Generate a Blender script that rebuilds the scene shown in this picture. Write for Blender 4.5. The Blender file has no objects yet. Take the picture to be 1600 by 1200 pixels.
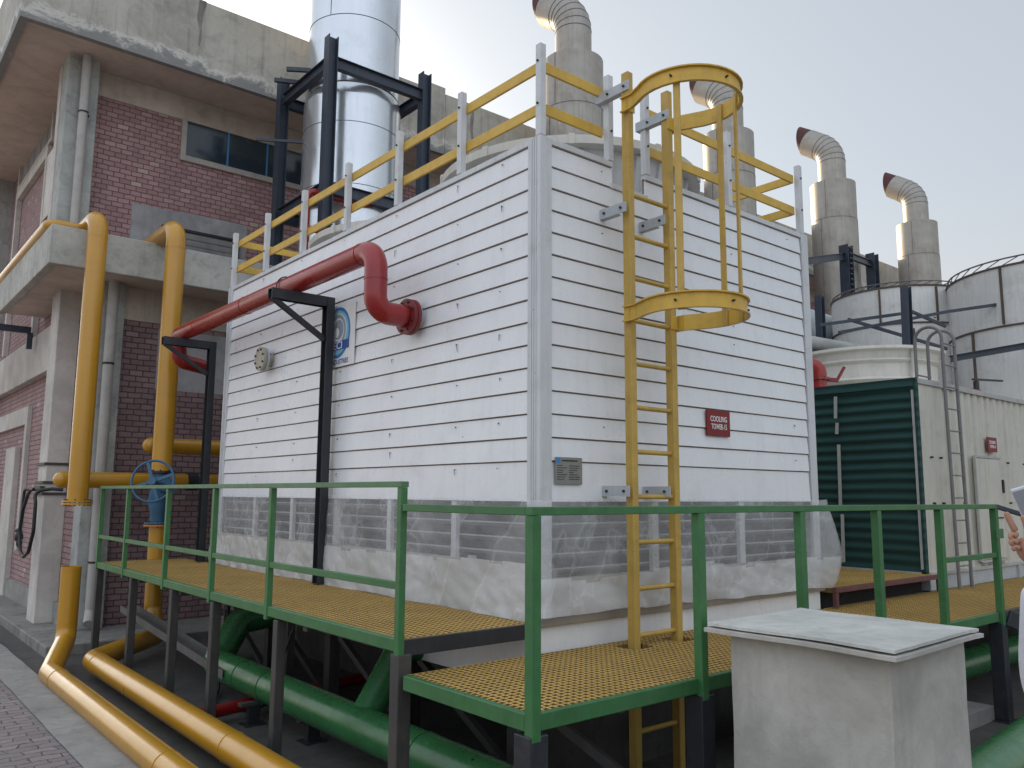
import bpy, math, random
from mathutils import Vector, Matrix, noise
random.seed(7)
SC = bpy.context.scene
COL = SC.collection
R = math.radians

# ---------------------------------------------------------------- camera
cam_d = bpy.data.cameras.new("camera")
cam = bpy.data.objects.new("camera", cam_d); COL.objects.link(cam)
cam_d.sensor_width = 36.0; cam_d.sensor_fit = 'HORIZONTAL'
cam_d.lens = 36.0*1281.146/1600.0
cam_d.clip_start = 0.05; cam_d.clip_end = 3000
CAM = Vector((-3.49021609, -3.90226011, -0.05865304))
def cam_rot(yaw, pitch, roll):
    fw = Vector((math.cos(yaw)*math.cos(pitch), math.sin(yaw)*math.cos(pitch), math.sin(pitch)))
    rt = Vector((math.sin(yaw), -math.cos(yaw), 0)); up = rt.cross(fw)
    c, s = math.cos(roll), math.sin(roll)
    r2 = c*rt + s*up; u2 = -s*rt + c*up
    return Matrix((r2, u2, -fw)).transposed()
cam.matrix_world = Matrix.Translation(CAM) @ cam_rot(0.875915888, 0.134371044, 0.00633480481).to_4x4()
SC.camera = cam

# ---------------------------------------------------------------- world, sun, exposure
SUN_AZ = R(79)      # direction towards the sun, counter-clockwise from +x
SUN_EL = R(15)
w = bpy.data.worlds.new("World"); SC.world = w; w.use_nodes = True
nt = w.node_tree; nt.nodes.clear()
sky = nt.nodes.new('ShaderNodeTexSky'); sky.sky_type = 'NISHITA'; sky.sun_disc = False
sky.sun_elevation = SUN_EL; sky.sun_rotation = R(90) - SUN_AZ
sky.air_density = 1.0; sky.dust_density = 4.5; sky.ozone_density = 1.6; sky.altitude = 200
hs = nt.nodes.new('ShaderNodeHueSaturation'); hs.inputs['Saturation'].default_value = 0.42
bg = nt.nodes.new('ShaderNodeBackground'); bg.inputs['Strength'].default_value = 0.15
ow = nt.nodes.new('ShaderNodeOutputWorld')
# thin high haze evens the sky out: the clear-sky colour is mixed with a pale veil
vl = nt.nodes.new('ShaderNodeMix'); vl.data_type = 'RGBA'; vl.blend_type = 'MIX'; vl.inputs[0].default_value = .74
# added fill: unseen sky behind the camera is brightened to light the front faces
gtc = nt.nodes.new('ShaderNodeTexCoord'); dt = nt.nodes.new('ShaderNodeVectorMath'); dt.operation = 'DOT_PRODUCT'
dt.inputs[1].default_value = (-.78, -.45, .44); nt.links.new(gtc.outputs['Generated'], dt.inputs[0])
gm = nt.nodes.new('ShaderNodeMapRange'); gm.interpolation_type = 'SMOOTHSTEP'; nt.links.new(dt.outputs['Value'], gm.inputs[0])
gm.inputs[1].default_value = -.3; gm.inputs[2].default_value = .85; gm.inputs[3].default_value = 0; gm.inputs[4].default_value = 1
gv_ = nt.nodes.new('ShaderNodeMix'); gv_.data_type = 'RGBA'; nt.links.new(gm.outputs[0], gv_.inputs[0])
gv_.inputs[6].default_value = (1.44, 1.60, 1.77, 1); gv_.inputs[7].default_value = (3.5, 3.85, 4.4, 1)
sz = nt.nodes.new('ShaderNodeSeparateXYZ'); nt.links.new(gtc.outputs['Generated'], sz.inputs[0])
hm = nt.nodes.new('ShaderNodeMapRange'); hm.interpolation_type = 'SMOOTHSTEP'; nt.links.new(sz.outputs[2], hm.inputs[0])
hm.inputs[1].default_value = .02; hm.inputs[2].default_value = .36; hm.inputs[3].default_value = .85; hm.inputs[4].default_value = 0
hz = nt.nodes.new('ShaderNodeMix'); hz.data_type = 'RGBA'; nt.links.new(hm.outputs[0], hz.inputs[0])
nt.links.new(gv_.outputs[2], hz.inputs[6]); hz.inputs[7].default_value = (1.9, 1.7, 1.44, 1)
nt.links.new(hz.outputs[2], vl.inputs[7])
nt.links.new(sky.outputs[0], hs.inputs['Color']); nt.links.new(hs.outputs[0], vl.inputs[6]); nt.links.new(vl.outputs[2], bg.inputs['Color'])
nt.links.new(bg.outputs[0], ow.inputs['Surface'])
sd = bpy.data.lights.new("sun", 'SUN'); sd.energy = 2.2; sd.angle = R(0.6); sd.color = (1.0, 0.74, 0.42)
sun = bpy.data.objects.new("sun", sd); COL.objects.link(sun)
to_sun = Vector((math.cos(SUN_AZ)*math.cos(SUN_EL), math.sin(SUN_AZ)*math.cos(SUN_EL), math.sin(SUN_EL)))
sun.rotation_euler = to_sun.to_track_quat('Z', 'Y').to_euler()
sun.location = to_sun*60
vs = SC.view_settings; vs.view_transform = 'Standard'; vs.look = 'None'; vs.gamma = 1.0; vs.use_curve_mapping = False
vs.exposure = 1.16
SC.render.engine = 'CYCLES'
SC.cycles.max_bounces = 8; SC.cycles.transparent_max_bounces = 12

# ---------------------------------------------------------------- materials
MATS = {}
def N(nt, t, **kw):
    n = nt.nodes.new(t)
    for k, v in kw.items():
        if hasattr(n, k): setattr(n, k, v)
        else: n.inputs[k].default_value = v
    return n
def ramp(nt, src, stops):
    r = nt.nodes.new('ShaderNodeValToRGB')
    el = r.color_ramp.elements
    while len(el) < len(stops): el.new(0.5)
    for e, (p, c) in zip(el, stops):
        e.position = p; e.color = (c, c, c, 1) if not isinstance(c, tuple) else (*c, 1)
    nt.links.new(src, r.inputs[0]); return r.outputs[0]
def mixc(nt, fac, a, b, mode='MIX'):
    m = nt.nodes.new('ShaderNodeMix'); m.data_type = 'RGBA'; m.blend_type = mode
    for sock, v in ((m.inputs[0], fac), (m.inputs[6], a), (m.inputs[7], b)):
        if isinstance(v, (int, float)): sock.default_value = v
        elif isinstance(v, tuple): sock.default_value = (*v, 1)
        else: nt.links.new(v, sock)
    return m.outputs[2]
def newmat(name):
    m = bpy.data.materials.new(name); m.use_nodes = True
    t = m.node_tree; t.nodes.clear()
    b = t.nodes.new('ShaderNodeBsdfPrincipled'); o = t.nodes.new('ShaderNodeOutputMaterial')
    t.links.new(b.outputs[0], o.inputs['Surface'])
    MATS[name] = m
    return m, t, b
def tc(t, scale=(1, 1, 1)):
    c = t.nodes.new('ShaderNodeTexCoord'); mp = t.nodes.new('ShaderNodeMapping')
    mp.inputs['Scale'].default_value = scale
    t.links.new(c.outputs['Object'], mp.inputs[0]); return mp.outputs[0]
def noi(t, vec, scale, detail=6, rough=.6, dist=0.0):
    n = N(t, 'ShaderNodeTexNoise'); n.inputs['Scale'].default_value = scale
    n.inputs['Detail'].default_value = detail; n.inputs['Roughness'].default_value = rough
    n.inputs['Distortion'].default_value = dist
    t.links.new(vec, n.inputs['Vector']); return n.outputs['Fac']
def bump(t, b, h, strength=.3, dist=.01):
    n = t.nodes.new('ShaderNodeBump'); n.inputs['Strength'].default_value = strength
    n.inputs['Distance'].default_value = dist
    t.links.new(h, n.inputs['Height']); t.links.new(n.outputs[0], b.inputs['Normal'])
def paint(name, col, rough=.4, dirt=(.12, .1, .08), amt=.5, scale=3.0, streak=0.0, var=.12, metal=0.0,
          bmp=.15, chips=None, rvar=.15, fine=60, coat=0.0):
    """painted or bare surface: tone variation, dirt patches, vertical streaks, optional chips"""
    m, t, b = newmat(name)
    v = tc(t)
    n1 = noi(t, v, scale, 6, .65)
    c = mixc(t, ramp(t, n1, [(.3, 0.0), (.7, 1.0)]), tuple(x*(1-var) for x in col), tuple(min(1, x*(1+var)) for x in col))
    n2 = noi(t, v, scale*2.7, 8, .7, .4)
    c = mixc(t, ramp(t, n2, [(.52, 0.0), (.78, amt)]), c, dirt)
    if streak:
        vsx = tc(t, (9, 9, .55)); n3 = noi(t, vsx, 2.2, 5, .6)
        c = mixc(t, ramp(t, n3, [(.5, 0.0), (.8, streak)]), c, dirt)
    if chips:
        n4 = noi(t, v, chips[0], 3, .5)
        c = mixc(t, ramp(t, n4, [(chips[1], 0.0), (chips[1]+.02, 1.0)]), c, chips[2])
    t.links.new(c, b.inputs['Base Color'])
    rr = t.nodes.new('ShaderNodeMapRange'); t.links.new(n2, rr.inputs[0])
    rr.inputs[1].default_value = .3; rr.inputs[2].default_value = .75
    rr.inputs[3].default_value = max(.05, rough-rvar*.5); rr.inputs[4].default_value = min(1, rough+rvar)
    t.links.new(rr.outputs[0], b.inputs['Roughness'])
    b.inputs['Metallic'].default_value = metal
    b.inputs['Coat Weight'].default_value = coat; b.inputs['Coat Roughness'].default_value = .2
    if bmp: bump(t, b, noi(t, v, fine, 5, .6), bmp, .004)
    return m
def concrete(name, col, dark=(.1, .1, .09), amt=.6, scale=1.6, streak=.5, bmp=.5, rough=.9, white=0.0, edge=None):
    m, t, b = newmat(name)
    v = tc(t)
    n1 = noi(t, v, scale, 10, .68, .3)
    c = mixc(t, ramp(t, n1, [(.3, 0.0), (.72, 1.0)]), tuple(x*.72 for x in col), tuple(min(1, x*1.2) for x in col))
    n2 = noi(t, v, scale*4.1, 8, .7, .6)
    c = mixc(t, ramp(t, n2, [(.5, 0.0), (.74, amt)]), c, dark)
    if streak:
        n3 = noi(t, tc(t, (5, 5, .35)), 1.7, 6, .65)
        c = mixc(t, ramp(t, n3, [(.52, 0.0), (.75, streak)]), c, dark)
    if white:
        n5 = noi(t, v, scale*3.3, 9, .75, 1.2)
        c = mixc(t, ramp(t, n5, [(.56, 0.0), (.68, white)]), c, (.62, .61, .58))
    if edge:    # damp, dirty lower edge of a fascia: (z of the edge, height)
        sp = t.nodes.new('ShaderNodeSeparateXYZ'); t.links.new(v, sp.inputs[0])
        mr = t.nodes.new('ShaderNodeMapRange'); t.links.new(sp.outputs[2], mr.inputs[0])
        mr.inputs[1].default_value = edge[0]; mr.inputs[2].default_value = edge[0]+edge[1]
        mr.inputs[3].default_value = .26; mr.inputs[4].default_value = -.2
        ad = t.nodes.new('ShaderNodeMath'); ad.operation = 'ADD'
        t.links.new(mr.outputs[0], ad.inputs[0]); t.links.new(noi(t, v, 2.1, 12, .78, .7), ad.inputs[1])
        c = mixc(t, ramp(t, ad.outputs[0], [(.5, 0.0), (.585, .8), (.62, .3)]), c, (.66, .65, .61))
        c = mixc(t, ramp(t, ad.outputs[0], [(.585, 0.0), (.68, .85)]), c, (.2, .205, .205))
    t.links.new(c, b.inputs['Base Color'])
    b.inputs['Roughness'].default_value = rough
    h = mixc(t, .5, n2, noi(t, v, 38, 8, .7))
    bump(t, b, h, bmp, .012)
    return m
def brick(name, axis, c1, c2, pale, mortar, bw=.15, bh=.074, paleamt=.9):
    m, t, b = newmat(name)
    co = t.nodes.new('ShaderNodeTexCoord'); sp = t.nodes.new('ShaderNodeSeparateXYZ'); cb = t.nodes.new('ShaderNodeCombineXYZ')
    t.links.new(co.outputs['Object'], sp.inputs[0])
    nd = N(t, 'ShaderNodeTexNoise'); nd.inputs['Scale'].default_value = 7; t.links.new(co.outputs['Object'], nd.inputs['Vector'])
    t.links.new(sp.outputs[axis], cb.inputs[0]); t.links.new(sp.outputs[2], cb.inputs[1])
    vm = t.nodes.new('ShaderNodeVectorMath'); vm.operation = 'MULTIPLY_ADD'
    t.links.new(nd.outputs['Color'], vm.inputs[0]); vm.inputs[1].default_value = (.022, .022, 0); t.links.new(cb.outputs[0], vm.inputs[2])
    def bt(a, bb, mo, ms=.008):
        n = t.nodes.new('ShaderNodeTexBrick'); n.offset = .5
        n.inputs['Color1'].default_value = (*a, 1); n.inputs['Color2'].default_value = (*bb, 1); n.inputs['Mortar'].default_value = (*mo, 1)
        n.inputs['Scale'].default_value = 1; n.inputs['Mortar Size'].default_value = ms; n.inputs['Mortar Smooth'].default_value = .35
        n.inputs['Brick Width'].default_value = bw; n.inputs['Row Height'].default_value = bh
        t.links.new(vm.outputs[0], n.inputs['Vector']); return n
    b1 = bt((0, 0, 0), (1, 1, 1), (0, 0, 0))
    f = b1.outputs['Color']
    col = mixc(t, ramp(t, f, [(0.0, 0.0), (.8, 1.0)]), c1, c2)
    col = mixc(t, ramp(t, f, [(paleamt, 0.0), (paleamt+.03, .8)]), col, pale)
    n1 = noi(t, co.outputs['Object'], 2.0, 8, .7)
    col = mixc(t, ramp(t, n1, [(.35, 0.0), (.75, .5)]), col, tuple(x*.55 for x in c1))
    n2 = noi(t, co.outputs['Object'], 30, 6, .7)
    col = mixc(t, ramp(t, n2, [(.45, 0.0), (.8, .35)]), col, pale)
    col = mixc(t, b1.outputs['Fac'], col, mortar)
    t.links.new(col, b.inputs['Base Color']); b.inputs['Roughness'].default_value = .85
    inv = t.nodes.new('ShaderNodeMath'); inv.operation = 'SUBTRACT'; inv.inputs[0].default_value = 1
    t.links.new(b1.outputs['Fac'], inv.inputs[1])
    h = mixc(t, .35, inv.outputs[0], n2)
    bump(t, b, h, .8, .012)
    return m

WHITE = paint('white_siding', (.78, .79, .81), .3, (.42, .41, .4), .22, 1.3, .16, .035, bmp=.03, chips=(16, .77, (.25, .25, .25)), rvar=.2)
TRIM = paint('white_trim', (.6, .615, .63), .45, (.3, .29, .27), .4, 2.0, .35, .06, bmp=.12, chips=(40, .72, (.2, .2, .2)))
GROOVE = paint('groove_dirt', (.26, .215, .175), .9, amt=.3)
GALV = paint('galvanised_grey', (.44, .47, .5), .45, (.2, .2, .2), .4, 5, .2, .1, bmp=.1)
YEL = paint('fibreglass_yellow', (.5, .325, .07), .5, (.22, .15, .06), .5, 5, .35, .14, bmp=.12)
YELR = paint('rail_yellow', (.62, .39, .055), .45, (.28, .2, .08), .4, 5, .2, .12, bmp=.12)
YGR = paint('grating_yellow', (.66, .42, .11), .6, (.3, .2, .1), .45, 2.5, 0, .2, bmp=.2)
YGS = paint('grating_side_shade', (.25, .155, .055), .7, (.08, .05, .03), .5, 4)  # bar sides: shade between the bars painted in as a darker brown
YPI = paint('yellow_pipe_paint', (.5, .25, .012), .3, (.28, .15, .03), .22, 1.6, .22, .07, bmp=.03, chips=(24, .8, (.2, .12, .05)), rvar=.08, coat=.45)
YPB = paint('orange_pipe_paint', (.55, .22, .03), .35, (.2, .1, .04), .4, 2.2, .3, .1, bmp=.06)
RED = paint('red_pipe_paint', (.29, .012, .012), .28, (.13, .02, .02), .25, 2, .12, .1, bmp=.03, rvar=.12, coat=.25)
REDF = paint('red_flange_paint', (.19, .016, .02), .45, (.4, .16, .15), .5, 9, .0, .1, bmp=.1)
GRN = paint('rail_green', (.04, .155, .05), .42, (.12, .2, .12), .45, 6, .25, .18, bmp=.12, chips=(55, .74, (.03, .05, .03)))
GRND = paint('faded_green', (.085, .19, .09), .5, (.1, .14, .09), .45, 6, .25, .15, bmp=.12)
GRP = paint('green_pipe_paint', (.03, .14, .048), .26, (.03, .06, .03), .4, 3, .2, .15, bmp=.08, chips=(7, .735, (.015, .02, .018)))
BLK = paint('black_steel', (.022, .025, .032), .42, (.07, .065, .06), .5, 4, .3, .2, bmp=.1)
DST = paint('dark_post_steel', (.05, .048, .046), .6, (.12, .1, .085), .5, 4, .4, .2, bmp=.2)
NAVY = paint('blue_black_steel', (.03, .042, .065), .45, (.1, .1, .1), .5, 4, .3, .2, bmp=.1)
CLAD = paint('bright_cladding', (.66, .69, .72), .2, (.4, .42, .45), .35, .8, .2, .05, metal=.75, bmp=.02, rvar=.12)
CLAD2 = paint('weathered_cladding', (.36, .335, .295), .42, (.2, .18, .15), .5, 1.2, .5, .1, metal=.5, bmp=.06, rvar=.2)
SEAM = paint('seam_dark', (.12, .12, .12), .6)
MAROON = paint('maroon_cap', (.075, .02, .02), .7)
TANK = paint('tank_white', (.66, .66, .64), .5, (.28, .22, .16), .5, 1.1, .32, .1, bmp=.1, chips=(5, .74, (.12, .1, .09)))
RUST = paint('rusty_strap', (.1, .075, .06), .85, (.05, .04, .035), .6, 9)
CREAM = paint('container_cream', (.56, .54, .47), .5, (.3, .27, .22), .45, 1.4, .5, .08, bmp=.06)
FRPW = paint('white_fibreglass', (.66, .64, .58), .4, (.35, .33, .28), .4, 2, .35, .06, bmp=.04)
DUSTW = paint('dusty_white', (.42, .42, .4), .6, (.2, .19, .17), .6, 2.5, .3, .1)
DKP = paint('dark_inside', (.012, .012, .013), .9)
LOUV = paint('louvre_slat', (.34, .35, .37), .6, (.08, .08, .08), .5, 4)
LBACK = paint('louvre_fill', (.05, .052, .058), .8, (.04, .04, .04), .5, 6)
CLOTH = paint('beige_panel', (.46, .43, .38), .8, (.3, .27, .22), .5, 2.5, .2, .08, bmp=.25, fine=12)
BROWNW = paint('brown_ledge', (.27, .23, .19), .8, amt=.4)
BLUEV = paint('valve_blue', (.03, .11, .2), .45, (.05, .06, .08), .5, 8, .2, .2, bmp=.15)
RUBBER = paint('rubber', (.012, .012, .014), .5)
STEELF = paint('raw_flange', (.42, .4, .33), .5, (.2, .16, .1), .5, 9, .2, .1, metal=.3, bmp=.15)
BOLT = paint('bolt_dark', (.03, .025, .02), .6)
PVC = paint('pvc_pipe', (.4, .385, .36), .5, (.2, .19, .17), .5, 2.2, .5, .08, bmp=.06)
GLASS = paint('dark_glass', (.03, .045, .06), .1, (.08, .09, .1), .5, 2, bmp=0, rvar=.1)
BLUEF = paint('blue_frame', (.05, .2, .42), .5)
FRAMEC = paint('concrete_frame', (.38, .36, .32), .8)
PLASTER = concrete('plaster', (.5, .44, .38), (.2, .17, .14), .4, 1.2, .35, .25)
SOFF = concrete('soffit_concrete', (.58, .49, .43), (.17, .13, .11), .3, .8, 0, .25)
CONC = concrete('slab_concrete', (.46, .46, .42), (.16, .17, .16), .55, 1.5, .55, .4, white=.3)
FASC = concrete('fascia_concrete', (.46, .44, .39), (.17, .165, .15), .55, .9, .55, .4, white=.25, edge=(6.32, .42))
COLC = concrete('column_concrete', (.4, .41, .39), (.12, .13, .13), .6, 1.6, .4, .4, white=.35)
COLW = concrete('pale_column', (.56, .53, .49), (.25, .24, .22), .3, 1.5, .3, .25)
GRYP = concrete('grey_render', (.34, .335, .34), (.13, .13, .14), .4, 1.6, .4, .3)
FLOOR = concrete('floor_concrete', (.3, .29, .27), (.07, .065, .06), .6, .9, 0, .5)
KERB = concrete('kerb_concrete', (.3, .29, .27), (.14, .13, .12), .6, 1.8, 0, .8, white=.2)
PLIN = concrete('plinth_concrete', (.25, .24, .22), (.06, .065, .06), .75, 1.3, .7, .5)
BOXC = concrete('box_plaster', (.53, .505, .46), (.3, .28, .25), .35, 2.2, .3, .35)
LIDC = concrete('lid_board', (.6, .6, .56), (.36, .33, .28), .5, 2.2, 0, .25, rough=.75)
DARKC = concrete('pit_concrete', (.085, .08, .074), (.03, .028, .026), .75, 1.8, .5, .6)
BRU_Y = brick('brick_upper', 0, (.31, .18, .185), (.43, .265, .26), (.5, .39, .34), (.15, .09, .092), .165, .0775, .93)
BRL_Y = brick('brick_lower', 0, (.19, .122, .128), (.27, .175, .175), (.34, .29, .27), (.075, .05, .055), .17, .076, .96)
BR_X = brick('brick_side', 1, (.32, .2, .2), (.41, .26, .255), (.5, .42, .38), (.14, .095, .1), .19, .077, .95)
SIGNR = paint('sign_red', (.2, .006, .01), .5, (.26, .05, .045), .2, 12, bmp=.03)
SIGNW = paint('sign_white', (.8, .8, .8), .5, amt=.1)
PLATE = paint('nameplate_metal', (.26, .27, .26), .35, (.12, .12, .12), .5, 30, metal=.6)
LBLUE = paint('logo_blue', (.03, .22, .5), .45, amt=.1)
LCYAN = paint('logo_light_blue', (.25, .5, .68), .45, amt=.1)
LGREY = paint('logo_grey', (.3, .36, .42), .45, amt=.1)
LNAVY = paint('logo_navy', (.02, .08, .3), .45, amt=.1)
SKIN = paint('skin', (.42, .22, .15), .5, (.35, .14, .1), .4, 30, bmp=.1, fine=300)
SHIRT = paint('white_cloth', (.66, .68, .74), .85, (.5, .52, .58), .3, 6, bmp=.15)
TROUS = paint('dark_cloth', (.06, .06, .075), .9)
HAIR = paint('black_hair', (.012, .01, .01), .5)
PHONEM = paint('phone_silver', (.6, .63, .66), .25, amt=.1)
PHONEG = paint('phone_screen', (.25, .27, .29), .1, amt=.1)

def net_material():
    m, t, b = newmat('green_net')
    v = tc(t)
    co = t.nodes.new('ShaderNodeTexCoord'); sp = t.nodes.new('ShaderNodeSeparateXYZ'); t.links.new(co.outputs['Object'], sp.inputs[0])
    wv = t.nodes.new('ShaderNodeTexWave'); wv.bands_direction = 'Z'; wv.inputs['Scale'].default_value = 2.95
    wv.inputs['Distortion'].default_value = 1.6; wv.inputs['Detail'].default_value = 3; wv.inputs['Detail Scale'].default_value = .6
    t.links.new(v, wv.inputs['Vector'])
    c = mixc(t, ramp(t, wv.outputs['Fac'], [(.2, 0.0), (.9, 1.0)]), (.009, .046, .042), (.012, .062, .053))
    c = mixc(t, ramp(t, noi(t, v, 2.2, 5), [(.4, 0.0), (.8, .5)]), c, (.008, .032, .034))
    t.links.new(c, b.inputs['Base Color']); b.inputs['Roughness'].default_value = .75
    bump(t, b, wv.outputs['Fac'], .35, .03)
    return m
NET = net_material()
def plastic_material(name, lo, hi):
    m = bpy.data.materials.new(name); m.use_nodes = True; t = m.node_tree; t.nodes.clear()
    o = t.nodes.new('ShaderNodeOutputMaterial'); b = t.nodes.new('ShaderNodeBsdfPrincipled'); tr = t.nodes.new('ShaderNodeBsdfTransparent')
    mx = t.nodes.new('ShaderNodeMixShader')
    v = tc(t)
    rid = noi(t, tc(t, (1, 1, .8)), 1.9, 4, .55, .6)
    cr = ramp(t, rid, [(.47, 0.0), (.497, .14), (.505, .05), (.54, 0.0)])
    big = ramp(t, noi(t, v, 1.5, 5, .6, .3), [(.34, lo), (.7, hi)])
    b.inputs['Base Color'].default_value = (.74, .745, .75, 1); b.inputs['Roughness'].default_value = .26
    tr.inputs[0].default_value = (.95, .955, .965, 1)
    a1 = t.nodes.new('ShaderNodeMath'); a1.operation = 'ADD'; t.links.new(cr, a1.inputs[0]); t.links.new(big, a1.inputs[1])
    t.links.new(a1.outputs[0], mx.inputs[0]); t.links.new(tr.outputs[0], mx.inputs[1]); t.links.new(b.outputs[0], mx.inputs[2])
    t.links.new(mx.outputs[0], o.inputs['Surface'])
    bump(t, b, noi(t, v, 14, 5, .6, .4), .35, .02)
    return m
FILM = plastic_material('plastic_film', .22, .42)
FILM2 = plastic_material('doubled_plastic_film', .48, .72)
def paver_material():
    m, t, b = newmat('paver_blocks')
    co = t.nodes.new('ShaderNodeTexCoord')
    nd = N(t, 'ShaderNodeTexNoise'); nd.inputs['Scale'].default_value = 9; t.links.new(co.outputs['Object'], nd.inputs['Vector'])
    vm = t.nodes.new('ShaderNodeVectorMath'); vm.operation = 'MULTIPLY_ADD'
    t.links.new(nd.outputs['Color'], vm.inputs[0]); vm.inputs[1].default_value = (.075, .075, 0); t.links.new(co.outputs['Object'], vm.inputs[2])
    n = t.nodes.new('ShaderNodeTexBrick'); n.offset = .5
    n.inputs['Color1'].default_value = (.23, .185, .185, 1); n.inputs['Color2'].default_value = (.32, .27, .26, 1); n.inputs['Mortar'].default_value = (.045, .04, .04, 1)
    n.inputs['Scale'].default_value = 1; n.inputs['Mortar Size'].default_value = .006; n.inputs['Mortar Smooth'].default_value = .4
    n.inputs['Brick Width'].default_value = .2; n.inputs['Row Height'].default_value = .1
    t.links.new(vm.outputs[0], n.inputs['Vector'])
    nn = noi(t, co.outputs['Object'], 3, 9, .7)
    c = mixc(t, ramp(t, nn, [(.4, 0.0), (.75, .7)]), n.outputs['Color'], (.26, .24, .22))
    nf = noi(t, co.outputs['Object'], 45, 6, .7)
    c = mixc(t, ramp(t, nf, [(.45, 0.0), (.8, .4)]), c, (.07, .06, .06))
    t.links.new(c, b.inputs['Base Color']); b.inputs['Roughness'].default_value = .9
    inv = t.nodes.new('ShaderNodeMath'); inv.operation = 'SUBTRACT'; inv.inputs[0].default_value = 1; t.links.new(n.outputs['Fac'], inv.inputs[1])
    bump(t, b, mixc(t, .4, inv.outputs[0], nf), .9, .012)
    return m
PAVE = paver_material()

# ---------------------------------------------------------------- mesh helpers
class MB:
    def __init__(s): s.v = []; s.f = []; s.sm = []; s.mi = []
    def add(s, vs, fs, smooth=False, mi=0):
        o = len(s.v); s.v += [tuple(p) for p in vs]
        for f in fs: s.f.append([i+o for i in f]); s.sm.append(smooth); s.mi.append(mi)
        return s
    def box(s, x0, x1, y0, y1, z0, z1, mi=0):
        vs = [(x, y, z) for z in (z0, z1) for y in (y0, y1) for x in (x0, x1)]
        return s.add(vs, [(0, 2, 3, 1), (4, 5, 7, 6), (0, 1, 5, 4), (2, 6, 7, 3), (0, 4, 6, 2), (1, 3, 7, 5)], False, mi)
    def bar(s, a, b, w, h, up=(0, 0, 1), mi=0):
        a = Vector(a); b = Vector(b); d = (b-a).normalized(); up = Vector(up)
        if abs(d.dot(up)) > .99: up = Vector((0, 1, 0))
        r = d.cross(up).normalized(); u = r.cross(d).normalized()
        vs = [p+r*sx*w/2+u*sz*h/2 for p in (a, b) for sz in (-1, 1) for sx in (-1, 1)]
        return s.add(vs, [(0, 2, 3, 1), (4, 5, 7, 6), (0, 1, 5, 4), (2, 6, 7, 3), (0, 4, 6, 2), (1, 3, 7, 5)], False, mi)
    def ibeam(s, a, b, w, h, tk=.01, up=(0, 0, 1), mi=0):
        a = Vector(a); b = Vector(b); d = (b-a).normalized(); up = Vector(up)
        if abs(d.dot(up)) > .99: up = Vector((0, 1, 0))
        r = d.cross(up).normalized(); u = r.cross(d).normalized()
        s.bar(a+u*(h-tk)/2, b+u*(h-tk)/2, w, tk, u, mi); s.bar(a-u*(h-tk)/2, b-u*(h-tk)/2, w, tk, u, mi)
        s.bar(a, b, tk, h-2*tk, u, mi); return s
    def tube(s, pts, r, n=24, caps=True, mi=0, r2=None):
        pts = [Vector(p) for p in pts]; rings = []
        N_ = len(pts); rad = r if isinstance(r, (list, tuple)) else [r]*N_
        t0 = (pts[1]-pts[0]).normalized()
        ref = Vector((0, 0, 1)) if abs(t0.z) < .9 else Vector((1, 0, 0))
        u = t0.cross(ref).normalized()
        for i, p in enumerate(pts):
            if i == 0: t = t0
            elif i == N_-1: t = (pts[i]-pts[i-1]).normalized()
            else: t = ((pts[i]-pts[i-1]).normalized()+(pts[i+1]-pts[i]).normalized()).normalized()
            u = (u-t*u.dot(t)).normalized(); v = t.cross(u)
            k = 1.0
            if 0 < i < N_-1:
                c = (pts[i]-pts[i-1]).normalized().dot((pts[i+1]-pts[i]).normalized()); k = 1/math.sqrt(max(.3, (1+c)/2))
                ax = (pts[i]-pts[i-1]).normalized().cross((pts[i+1]-pts[i]).normalized())
                if ax.length > 1e-6:
                    ax.normalize(); bi = t.cross(ax)
                    rings.append([p+ax*((u*math.cos(a)+v*math.sin(a)).dot(ax))*rad[i]+bi*((u*math.cos(a)+v*math.sin(a)).dot(bi))*rad[i]*k for a in [2*math.pi*j/n for j in range(n)]])
                    continue
            rings.append([p+(u*math.cos(a)+v*math.sin(a))*rad[i] for a in [2*math.pi*j/n for j in range(n)]])
        vs = [q for rg in rings for q in rg]
        fs = [(i*n+j, i*n+(j+1) % n, (i+1)*n+(j+1) % n, (i+1)*n+j) for i in range(N_-1) for j in range(n)]
        s.add(vs, fs, True, mi)
        if caps:
            s.add(rings[0], [tuple(reversed(range(n)))], False, mi); s.add(rings[-1], [tuple(range(n))], False, mi)
        return s
    def cyl(s, a, b, r, n=32, mi=0, caps=True, rb=None): return s.tube([a, b], [r, rb if rb is not None else r], n, caps, mi)
    def shell(s, c, z0, z1, r, th, n=64, mi=0, r1=None):
        """open vertical ring wall with inside and outside"""
        r1 = r1 or r; vs = []; cs = [(math.cos(2*math.pi*i/n), math.sin(2*math.pi*i/n)) for i in range(n)]
        for (z, ra) in ((z0, r), (z1, r1), (z1, r1-th), (z0, r-th)):
            vs += [(c[0]+ra*a, c[1]+ra*b, z) for a, b in cs]
        for k in range(4):
            k2 = (k+1) % 4
            s.add([vs[k*n+i] for i in range(n)]+[vs[k2*n+i] for i in range(n)], [(i, (i+1) % n, n+(i+1) % n, n+i) for i in range(n)], k in (0, 2), mi)
        return s
    def prism(s, pts, ax, a, b, mi=0):
        """polygon given in the two axes other than ax, extruded along ax from a to b"""
        def mk(p, q):
            l = list(p); l.insert(ax, q); return tuple(l)
        n = len(pts); vs = [mk(p, a) for p in pts]+[mk(p, b) for p in pts]
        return s.add(vs, [tuple(range(n)), tuple(reversed(range(n, 2*n)))]+[(i, n+i, n+(i+1) % n, (i+1) % n) for i in range(n)], False, mi)
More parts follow.
